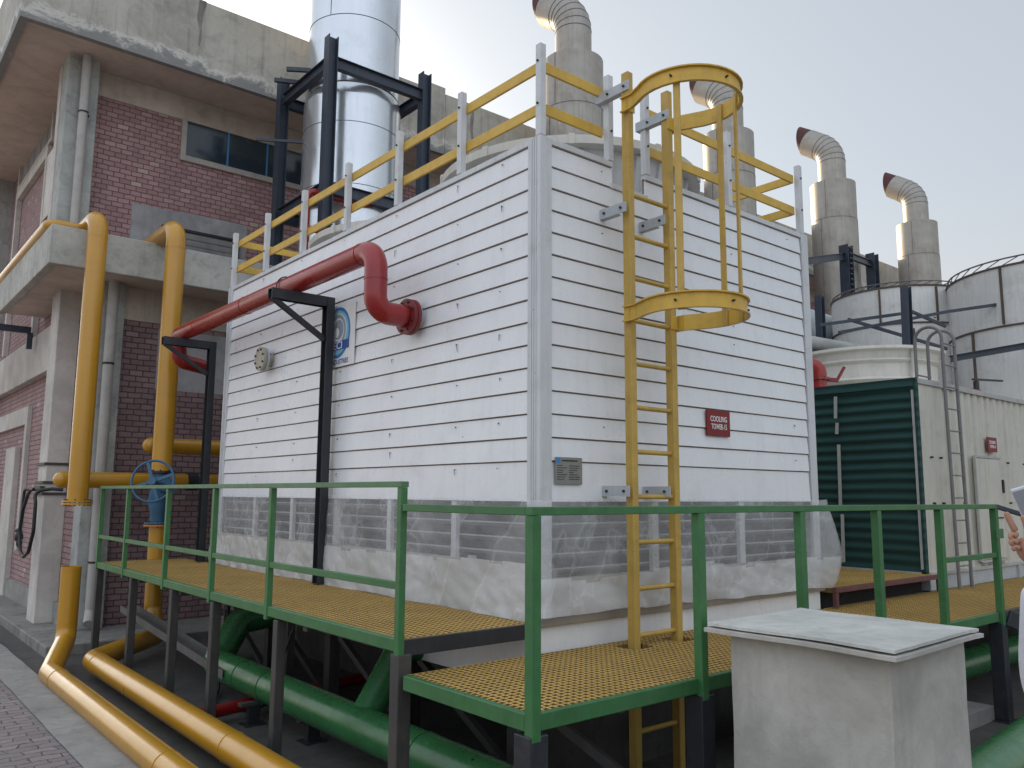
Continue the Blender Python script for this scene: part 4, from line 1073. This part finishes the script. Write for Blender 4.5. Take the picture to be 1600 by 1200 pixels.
# fan stack on top of the container unit
fs_ = thing('white_fan_stack', 'round cream fibreglass fan stack with ribs behind the netted unit', 'fan stack', (8.2, 1.95, 1.2))
fc = (8.2, 1.95)
m = MB()
prof = [(1.2, .93), (1.5, .93), (1.54, .99), (1.58, .93), (1.76, .94), (1.80, 1.0), (1.84, .95), (1.93, .98), (1.95, 1.06), (1.99, 1.06), (1.99, .93)]
n_ = 72; vs = []
for (z, r_) in prof:
    for i in range(n_): vs.append((fc[0]+r_*math.cos(2*math.pi*i/n_), fc[1]+r_*math.sin(2*math.pi*i/n_), z))
m.add(vs, [(k*n_+i, k*n_+(i+1) % n_, (k+1)*n_+(i+1) % n_, (k+1)*n_+i) for k in range(len(prof)-1) for i in range(n_)], False)
m.shell(fc, 1.2, 1.99, .93, .02, 72)
m.build('stack_shell', FRPW, fs_)
for a in (243, 330):
    q = R(a); m = MB(); m.bar((fc[0]+.96*math.cos(q), fc[1]+.96*math.sin(q), 1.22), (fc[0]+1.03*math.cos(q), fc[1]+1.03*math.sin(q), 1.95), .05, .05, (math.cos(q), math.sin(q), 0)); m.build('rib', FRPW, fs_)
# flat pale duct lying behind the fan stack
m = MB(); m.tube([(8.9, 3.5, 2.55), (11.0, 3.5, 2.62), (11.3, 3.5, 2.63), (11.45, 3.5, 2.635)], [.13, .13, .11, .05], 20)
tag(m.build('flat_duct', DUSTW), 'dusty white rounded duct lying above the cream fan stack', 'duct')
m = MB(); m.box(8.9, 11.5, 3.3, 3.6, 2.26, 2.41)
tag(m.build('duct_support', BLK), 'dark steel ledge under the dusty white duct', 'support')

# red valves near the unit
def red_valve(c, label, ang):
    t = thing('red_valve', label, 'valve', c, 'red hand valves by the cooling units')
    c = Vector(c); m = MB(); m.tube(fillet([c+Vector((0, 0, -.5)), c+Vector((0, 0, .16)), c+Vector((-.35, .3, .16))], .12, 6), .1, 24); m.build('valve_body', RED, t)
    m = MB(); flange(m, c+Vector((0, 0, -.03)), (0, 0, 1), .14, .025, 8, .12, 0, 1); m.build('flange', [RED, BOLT], t)
    m = MB(); m.bar(c+Vector((.08, -.05, -.03)), c+Vector((.22, -.14, -.04)), .05, .05).bar(c+Vector((.2, -.13, -.06)), c+Vector((.3, -.2, .14)), .035, .03); m.build('lever', REDF, t)
red_valve((6.42, 1.70, 1.50), 'red pipe bend with lever at the right edge of the white tower', 0)
rv = thing('red_ball_valve', 'red pipe end with a black lever behind the top edge of the cream unit', 'valve', (9.4, 1.0, 1.3))
m = MB(); m.tube([(8.6, .95, 1.28), (9.35, .95, 1.38)], [.05, .12], 20).sphere((9.4, .95, 1.37), .17, 18, sc=(1.2, 1, 1)); m.build('valve_body', RED, rv)
m = MB(); m.cyl((9.4, .9, 1.5), (9.4, .9, 1.64), .04, 12).bar((9.3, .9, 1.66), (9.95, .75, 1.68), .05, .025); m.build('lever', BLK, rv)

# ================================================================ SILVER CHIMNEY IN BLACK FRAME
SX, SY = 2.33, 7.0
sc_ = thing('silver_chimney', 'wide shiny silver-clad chimney inside a dark steel frame', 'chimney', (SX, SY, -1.9))
m = MB(); m.tube([(SX, SY, 2.2), (SX, SY, 3.4)], [.5, .74], 64, caps=True).tube([(SX, SY, 3.4), (SX, SY, 5.8)], [.74, .74], 64, caps=False)
m.tube([(SX, SY, 5.8), (SX, SY, 5.95), (SX, SY, 6.02)], [.74, .72, .66], 64, caps=True)
m.build('lower_cladding', CLAD, sc_)
m = MB(); m.tube([(SX, SY, 6.0), (SX, SY, 14)], .70, 64); m.build('upper_cladding', CLAD, sc_)
for z in (5.35, 4.4):
    m = MB(); m.shell((SX, SY), z, z+.008, .744, .004, 64); m.build('cladding_seam', SEAM, sc_)
for z in (7.05, 8.1, 9.2):
    m = MB(); m.shell((SX, SY), z, z+.01, .704, .004, 64); m.build('cladding_seam', SEAM, sc_)
q = R(-150); m = MB(); m.bar((SX+.703*math.cos(q), SY+.703*math.sin(q), 7.05), (SX+.703*math.cos(q), SY+.703*math.sin(q), 9), .006, .006)
m.build('cladding_seam', SEAM, sc_)
fr = thing('chimney_frame', 'dark steel frame of H-section columns and beams round the silver chimney', 'steel frame', (SX, SY, -1.9))
H = .80
cs = [(SX-H, SY-H), (SX+H, SY-H), (SX-H, SY+H), (SX+H, SY+H)]
for (x, y) in cs:
    m = MB(); m.ibeam((x, y, -1.8), (x, y, 6.42), .15, .15, .012, (1, 0, 0)); m.build('column', NAVY, fr)
for z in (6.05, 4.18):
    for (a, b) in ((0, 1), (0, 2), (1, 3), (2, 3)):
        A = Vector((*cs[a], z)); B = Vector((*cs[b], z)); d = (B-A).normalized()*.08
        m = MB(); m.ibeam(A+d, B-d, .1, .17, .01); m.build('beam', NAVY, fr)
for (p, q_, w_) in (((SX-H-.5, SY+.55, 5.2), (SX-H+.15, SY+.15, 5.2), .04), ((SX-H-.28, SY+.5, 6.2), (SX-H+.1, SY+.3, 6.2), .06), ((SX-H-.2, SY+.25, 6.3), (SX-H+.1, SY+.05, 6.3), .06)):
    m = MB(); m.bar(p, q_, w_*.8, w_); m.build('stub_arm', NAVY, fr)
m = MB(); m.tube(fillet([(1.3, 6.3, 2.2), (1.3, 6.3, 4.1), (2.3, 6.3, 4.1)], .1), .05, 12).tube([(1.2, 6.2, 3.55), (3.0, 6.2, 3.35)], .04, 12).tube([(2.55, 6.2, 2.2), (2.55, 6.2, 4.0)], .04, 12)
tag(m.build('red_vent_pipes', RED), 'thin dark red pipes below the silver chimney behind the roof guardrail', 'pipe')

# ================================================================ ROW OF EXHAUST STACKS
def exhaust():
    t = thing('exhaust_stack', 'x', 'exhaust stack', (0, 0, 0), 'row of exhaust stacks with bent tops')
    m = MB(); m.cyl((0, 0, 2), (0, 0, 8.36), .585, 48)
    m.build('silencer_casing', CLAD2, t)
    m = MB()
    for z in (7.3, 6.1, 4.8): m.shell((0, 0), z, z+.012, .589, .004, 48)
    for a in (-100, 20, 140): q = R(a); m.bar((.588*math.cos(q), .588*math.sin(q), 2), (.588*math.cos(q), .588*math.sin(q), 7.3), .007, .007)
    m.bar((.588*math.cos(R(-85)), .588*math.sin(R(-85)), 7.3), (.588*math.cos(R(-85)), .588*math.sin(R(-85)), 8.36), .007, .007)
    m.build('casing_seam', SEAM, t)
    m = MB(); pts = [(0, 0, 8.36), (0, 0, 9.0)]
    for i in range(1, 6): a = R(11*i); pts.append((-.62*(1-math.cos(a)), 0, 9.0+.62*math.sin(a)*1.05))
    d = Vector((-math.sin(R(55)), 0, math.cos(R(55)))); p = Vector(pts[-1]); pts.append(tuple(p+d*.45))
    m.tube(pts, .36, 36, caps=True); o = m.build('bent_pipe', CLAD2, t)
    m = MB()
    for i in range(1, len(pts)-1):
        p0 = Vector(pts[i]); tt = ((Vector(pts[i])-Vector(pts[i-1])).normalized()+(Vector(pts[i+1])-Vector(pts[i])).normalized()).normalized()
        m.cyl(p0-tt*.006, p0+tt*.006, .366, 36)
    m.build('bend_seam', SEAM, o)
    # slanted maroon mouth
    e = Vector(pts[-1]); u = Vector((0, 1, 0)); v = d.cross(u); m = MB(); vs = []
    n_ = 28
    for i in range(n_):
        a = 2*math.pi*i/n_; q = e+(u*math.cos(a)+v*math.sin(a))*.35; vs.append(q-d*.01)
    for i in range(n_):
        a = 2*math.pi*i/n_; q = e+(u*math.cos(a)+v*math.sin(a))*.33; L = .02+.42*(.5+.5*(-(v*math.sin(a)).dot(Vector((0, 0, -1)))/.82)); vs.append(q+d*max(.0, L))
    m.add(vs, [(i, (i+1) % n_, n_+(i+1) % n_, n_+i) for i in range(n_)]+[tuple(range(n_, 2*n_))]); m.build('mouth', MAROON, t)
    return t
ex = exhaust()
labs = ['nearest exhaust stack, directly behind the front corner of the white tower', 'exhaust stack with bent top seen through the ladder cage',
        'exhaust stack with bent top behind the dark frame with a ribbed column', 'exhaust stack with bent top farthest right, above the round white tank']
xs4 = (7.12, 12.2, 16.95, 22.0)
for i, x in enumerate(xs4):
    o = ex if i == 0 else copy_tree(ex)
    o.location = (x, 7.0, 0); o.rotation_euler = (0, 0, R(-86)); o['label'] = labs[i]

# ================================================================ TANKS AND FRAMES ON THE RIGHT
def tank(name, label, c, r, zt, z0, rings, straps, cone=0):
    t = thing(name, label, 'tank', (c[0], c[1], z0))
    m = MB(); m.cyl((c[0], c[1], z0+cone), (c[0], c[1], zt), r, 72)
    if cone: m.cyl((c[0], c[1], z0), (c[0], c[1], z0+cone), r*.9, 72, rb=r)
    m.build('tank_shell', TANK, t)
    for z in rings:
        m = MB(); m.shell(c, z, z+.03, r+.02, .02, 72); m.build('hoop_ring', RUST, t)
    for (a, z0_, z1_) in straps:
        q = R(a); m = MB(); m.bar((c[0]+(r+.012)*math.cos(q), c[1]+(r+.012)*math.sin(q), z0_), (c[0]+(r+.012)*math.cos(q), c[1]+(r+.012)*math.sin(q), z1_), .03, .05, (math.cos(q), math.sin(q), 0)); m.build('rusty_strap', RUST, t)
    return t
tr_ = tank('large_white_tank', 'big rust-streaked white tank cut by the right edge of the photo', (13.3, .9), 1.75, 3.86, -1.5, (1.45, 2.8, 3.83), ((170, 2.85, 3.82), (205, 2.85, 3.82), (190, 1.5, 2.8), (232, 2.85, 3.82), (150, 1.5, 2.8), (215, .2, 1.4)))
m = MB()
for z in (3.93, ):
    m.tube([(13.3+1.72*math.cos(2*math.pi*i/48), .9+1.72*math.sin(2*math.pi*i/48), z+.05) for i in range(49)], .014, 6, caps=False)
for i in range(36):
    a = 2*math.pi*i/36; b = 2*math.pi*(i+1)/36
    m.tube([(13.3+1.72*math.cos(a), .9+1.72*math.sin(a), 3.86), (13.3+1.72*math.cos(b), .9+1.72*math.sin(b), 3.98)], .009, 5)
m.build('lattice_rim', SEAM, tr_)
tm = tank('round_white_tank', 'weathered white tank with dark hoops in front of the farthest exhaust stack', (13.1, 3.65), 1.28, 3.95, 1.2, (3.2, 3.92), ((190, 3.25, 3.9), (235, 3.25, 3.9), (215, 2.0, 3.1), (260, 2.0, 3.1)), .9)
m = MB()
m.tube([(13.1+1.25*math.cos(2*math.pi*i/48), 3.65+1.25*math.sin(2*math.pi*i/48), 4.03) for i in range(49)], .012, 6, caps=False)
for i in range(40):
    a = 2*math.pi*i/40; b = 2*math.pi*(i+1)/40
    m.tube([(13.1+1.25*math.cos(a), 3.65+1.25*math.sin(a), 3.95), (13.1+1.25*math.cos(b), 3.65+1.25*math.sin(b), 4.03)], .009, 5)
m.build('lattice_rim', SEAM, tm)
m = MB(); m.tube([(9.9, 5.4, 3.4), (13.5, 5.6, 3.4)], .62, 40)
tag(m.build('grey_drum', GALV), 'dull grey horizontal drum between the white tower and the round tank', 'drum')
# frame round the third stack
def col_frame(name, label, cols, beams, w=.16, hmat=NAVY, ribs=False):
    t = thing(name, label, 'steel frame', cols[0][0])
    for (a, b) in cols:
        m = MB(); m.ibeam(a, b, w, w, .014, (1, 0, 0))
        if ribs and a is cols[0][0]:
            z = a[2]+.1
            while z < b[2]: m.box(a[0]-.055, a[0]+.055, a[1]-w/2-.004, a[1]-w/2+.03, z, z+.03); z += .13
        m.build('column', hmat, t)
    for (a, b) in beams:
        m = MB(); m.ibeam(a, b, .1, .16, .012); m.build('beam', hmat, t)
    return t
col_frame('stack_frame', 'dark steel frame with a ribbed column round the exhaust stack right of the white tower',
          [((15.1, 5.75, 1), (15.1, 5.75, 6.0)), ((17.33, 6.2, 1), (17.33, 6.2, 6.33))], [((11.5, 5.3, 4.75), (15.0, 5.76, 5.72)), ((15.22, 5.76, 5.78), (17.2, 6.2, 6.05))], .24, ribs=True)
col_frame('cross_braced_frame', 'dark steel pipe rack with crossing braces in front of the round white tank',
          [((9.9, 2.1, 1.2), (9.99, 2.1, 3.4)), ((10.1, 3.7, 1.4), (10.1, 3.7, 3.55))], [], .13)
m = MB()
m.bar((9.328, 3.293, 2.846), (10.401, 2.363, 3.05), .04, .05).bar((9.587, 3.091, 2.72), (10.985, 1.87, 3.087), .04, .05).bar((10.985, 1.87, 3.087), (11.975, 1.011, 3.28), .04, .05).bar((9.703, 2.975, 2.95), (11.042, 1.933, 2.459), .04, .05).bar((10.48, 2.288, 3.105), (10.991, 1.909, 2.838), .04, .05)
tag(m.build('cross_braces', NAVY), 'thin dark angle-iron braces crossing in front of the two white tanks', 'brace')
m = MB(); m.ibeam((10.052, 1.493, 2.12), (11.3, .41, 2.42), .1, .1, .01)
tag(m.build('tank_beam', NAVY), 'dark beam crossing low in front of the big white tank', 'beam')

# ================================================================ PERSON WITH PHONE AT THE RIGHT EDGE
def skin_obj(name, verts, edges, radii, mat, parent=None, sub=2, root=0):
    me = bpy.data.meshes.new(name); me.from_pydata([tuple(v) for v in verts], edges, []); me.materials.append(mat)
    o = bpy.data.objects.new(name, me); COL.objects.link(o)
    sk = o.modifiers.new('skin', 'SKIN'); sk.use_smooth_shade = True
    for i, r_ in enumerate(radii):
        rr = r_ if isinstance(r_, tuple) else (r_, r_)
        me.skin_vertices[0].data[i].radius = rr
        me.skin_vertices[0].data[i].use_root = (i == root)
    s = o.modifiers.new('sub', 'SUBSURF'); s.levels = sub; s.render_levels = sub
    if parent is not None: o.parent = parent; o.matrix_parent_inverse = Matrix.Translation(-parent_loc(parent))
    return o
PX, PY = -.12, -3.12
ps = thing('person', 'person in a white long shirt holding up a phone at the right edge', 'person', (PX, PY, ZF))
hand = Vector((-.555, -2.922, -.205))
elb = Vector((-.36, -2.86, -.74)); sho = Vector((PX-.17, PY+.05, -.44))
hip = Vector((PX, PY, -.98))
V = [hip, Vector((PX, PY, -.78)), Vector((PX, PY+.0, -.55)), Vector((PX, PY, -.42)), Vector((PX, PY+.01, -.34)), Vector((PX, PY+.02, -.24)), Vector((PX, PY+.03, -.14)),   # 0-6 torso, neck, head
     sho, elb, hand+Vector((.035, -.01, -.07)), hand+Vector((.02, 0, -.01)),                                       # 7-10 left arm
     Vector((PX+.18, PY+.02, -.44)), Vector((PX+.25, PY+.03, -.72)), Vector((PX+.2, PY+.16, -.93)), Vector((PX+.18, PY+.23, -.98)),   # 11-14
     Vector((PX-.1, PY, -1.02)), Vector((PX-.11, PY+.02, -1.43)), Vector((PX-.11, PY-.02, -1.82)), Vector((PX-.12, PY+.12, -1.87)),
     Vector((PX+.1, PY, -1.02)), Vector((PX+.11, PY+.02, -1.43)), Vector((PX+.11, PY-.02, -1.82)), Vector((PX+.12, PY+.12, -1.87))]
E_ = [(0, 1), (1, 2), (2, 3), (3, 4), (4, 5), (5, 6), (3, 7), (7, 8), (8, 9), (9, 10), (3, 11), (11, 12), (12, 13), (13, 14), (0, 15), (15, 16), (16, 17), (17, 18), (0, 19), (19, 20), (20, 21), (21, 22)]
RD = [(.15, .1), (.14, .1), (.16, .11), (.12, .09), .05, (.075, .09), (.075, .09), .06, .042, .026, .03, .06, .042, .028, .03, .08, .055, .04, .03, .08, .055, .04, .03]
body = skin_obj('body', V, E_, RD, SKIN, ps)
# shirt as one garment with long sleeves, to mid-thigh
q1 = elb.lerp(V[9], .88)
SV = [Vector((PX, PY, -1.3)), Vector((PX, PY, -1.0)), Vector((PX, PY, -.78)), Vector((PX, PY, -.55)), Vector((PX, PY, -.43)), Vector((PX, PY, -.375)), sho, elb, elb.lerp(V[9], .45), q1, V[11], V[12], V[13]]
SE = [(0, 1), (1, 2), (2, 3), (3, 4), (4, 5), (4, 6), (6, 7), (7, 8), (8, 9), (4, 10), (10, 11), (11, 12)]
SR = [(.2, .15), (.175, .125), (.165, .12), (.18, .13), (.14, .11), .065, .08, .068, .058, .045, .08, .066, .05]
skin_obj('shirt', SV, SE, SR, SHIRT, ps)
TV = [Vector((PX, PY, -1.0)), V[15], V[16], Vector((PX-.11, PY-.02, -1.80)), V[19], V[20], Vector((PX+.11, PY-.02, -1.80))]
skin_obj('trousers', TV, [(0, 1), (1, 2), (2, 3), (0, 4), (4, 5), (5, 6)], [(.16, .11), .095, .075, .06, .095, .075, .06], TROUS, ps)
m = MB(); m.sphere((PX, PY-.005, -.13), .1, 20, sc=(.88, 1.02, .95)); m.build('hair', HAIR, ps)
m = MB(); m.sphere((PX-.032, PY+.115, -.185), .012, 10, mi=0).sphere((PX+.032, PY+.115, -.185), .012, 10).build('eye', SIGNW, ps)
m = MB(); m.sphere((PX, PY+.125, -.21), .016, 10, sc=(.8, 1, 1.4)).sphere((PX-.085, PY+.03, -.195), .022, 10, sc=(.4, .8, 1.3)).sphere((PX+.085, PY+.03, -.195), .022, 10, sc=(.4, .8, 1.3)); m.build('nose_and_ears', SKIN, ps)
# hand: palm plus five separate bent fingers closing round the phone
ax_r = Vector((.64, -.77, 0)); ax_l = -ax_r; toC = (CAM-hand).normalized()
H0 = hand
palm = [H0+Vector((.03, -.01, -.06)), H0+Vector((.012, 0, -.02)), H0+ax_l*.004+Vector((0, 0, .025))]
skin_obj('palm', palm, [(0, 1), (1, 2)], [(.03, .026), (.045, .032), (.044, .028)], SKIN, ps, 2)
fing = [([(-.028, .025), (-.038, .05), (-.046, .07), (-.052, .088)], .0105),   # index, pointing up along the phone
        ([(-.02, .012), (-.042, .02), (-.046, .008), (-.036, .0)], .0105),
        ([(-.02, -.008), (-.042, .0), (-.046, -.01), (-.036, -.018)], .010),
        ([(-.016, -.026), (-.036, -.02), (-.04, -.028), (-.031, -.034)], .009),
        ([(.01, -.005), (-.012, .03), (-.018, .058), (-.026, .078)], .0105)]
for i, (pts, r_) in enumerate(fing):
    off = toC*(.028 if i == 4 else .004)+ax_r*(.02 if i == 4 else 0)
    vv = [H0+ax_l*(-a)*1.0+Vector((0, 0, b))+off for (a, b) in [(-p[0], p[1]) for p in pts]]
    vv = [H0+ax_l*(-p[0])+Vector((0, 0, p[1]+.015))+off for p in pts]
    skin_obj('thumb' if i == 4 else 'finger', vv, [(0, 1), (1, 2), (2, 3)], [r_*1.1, r_, r_*.92, r_*.75], SKIN, ps, 2)
ph = thing('phone', 'pale phone held upright in the hand at the right edge', 'phone', tuple(H0+Vector((0, 0, .03))))
pc = H0+ax_r*.018+Vector((0, 0, .118))-toC*.022
pu = (Vector((0, 0, 1))+ax_l*.35).normalized(); prr = pu.cross(toC).normalized()
if prr.dot(ax_r) < 0: prr = -prr
pn = prr.cross(pu)
def obox(m, c, r_, u_, n__, a, b, d, mi=0):
    vs = [c+r_*sx*a+u_*sy*b+n__*sz*d for sz in (-1, 1) for sy in (-1, 1) for sx in (-1, 1)]
    m.add(vs, [(0, 2, 3, 1), (4, 5, 7, 6), (0, 1, 5, 4), (2, 6, 7, 3), (0, 4, 6, 2), (1, 3, 7, 5)], False, mi)
m = MB(); obox(m, pc, prr, pu, pn, .031, .07, .0045); m.build('phone_body', PHONEM, ph, .004)
m = MB(); obox(m, pc+pn*(.0048 if pn.dot(toC) > 0 else -.0048), prr, pu, pn, .028, .06, .0006); m.build('phone_back', PHONEG, ph)
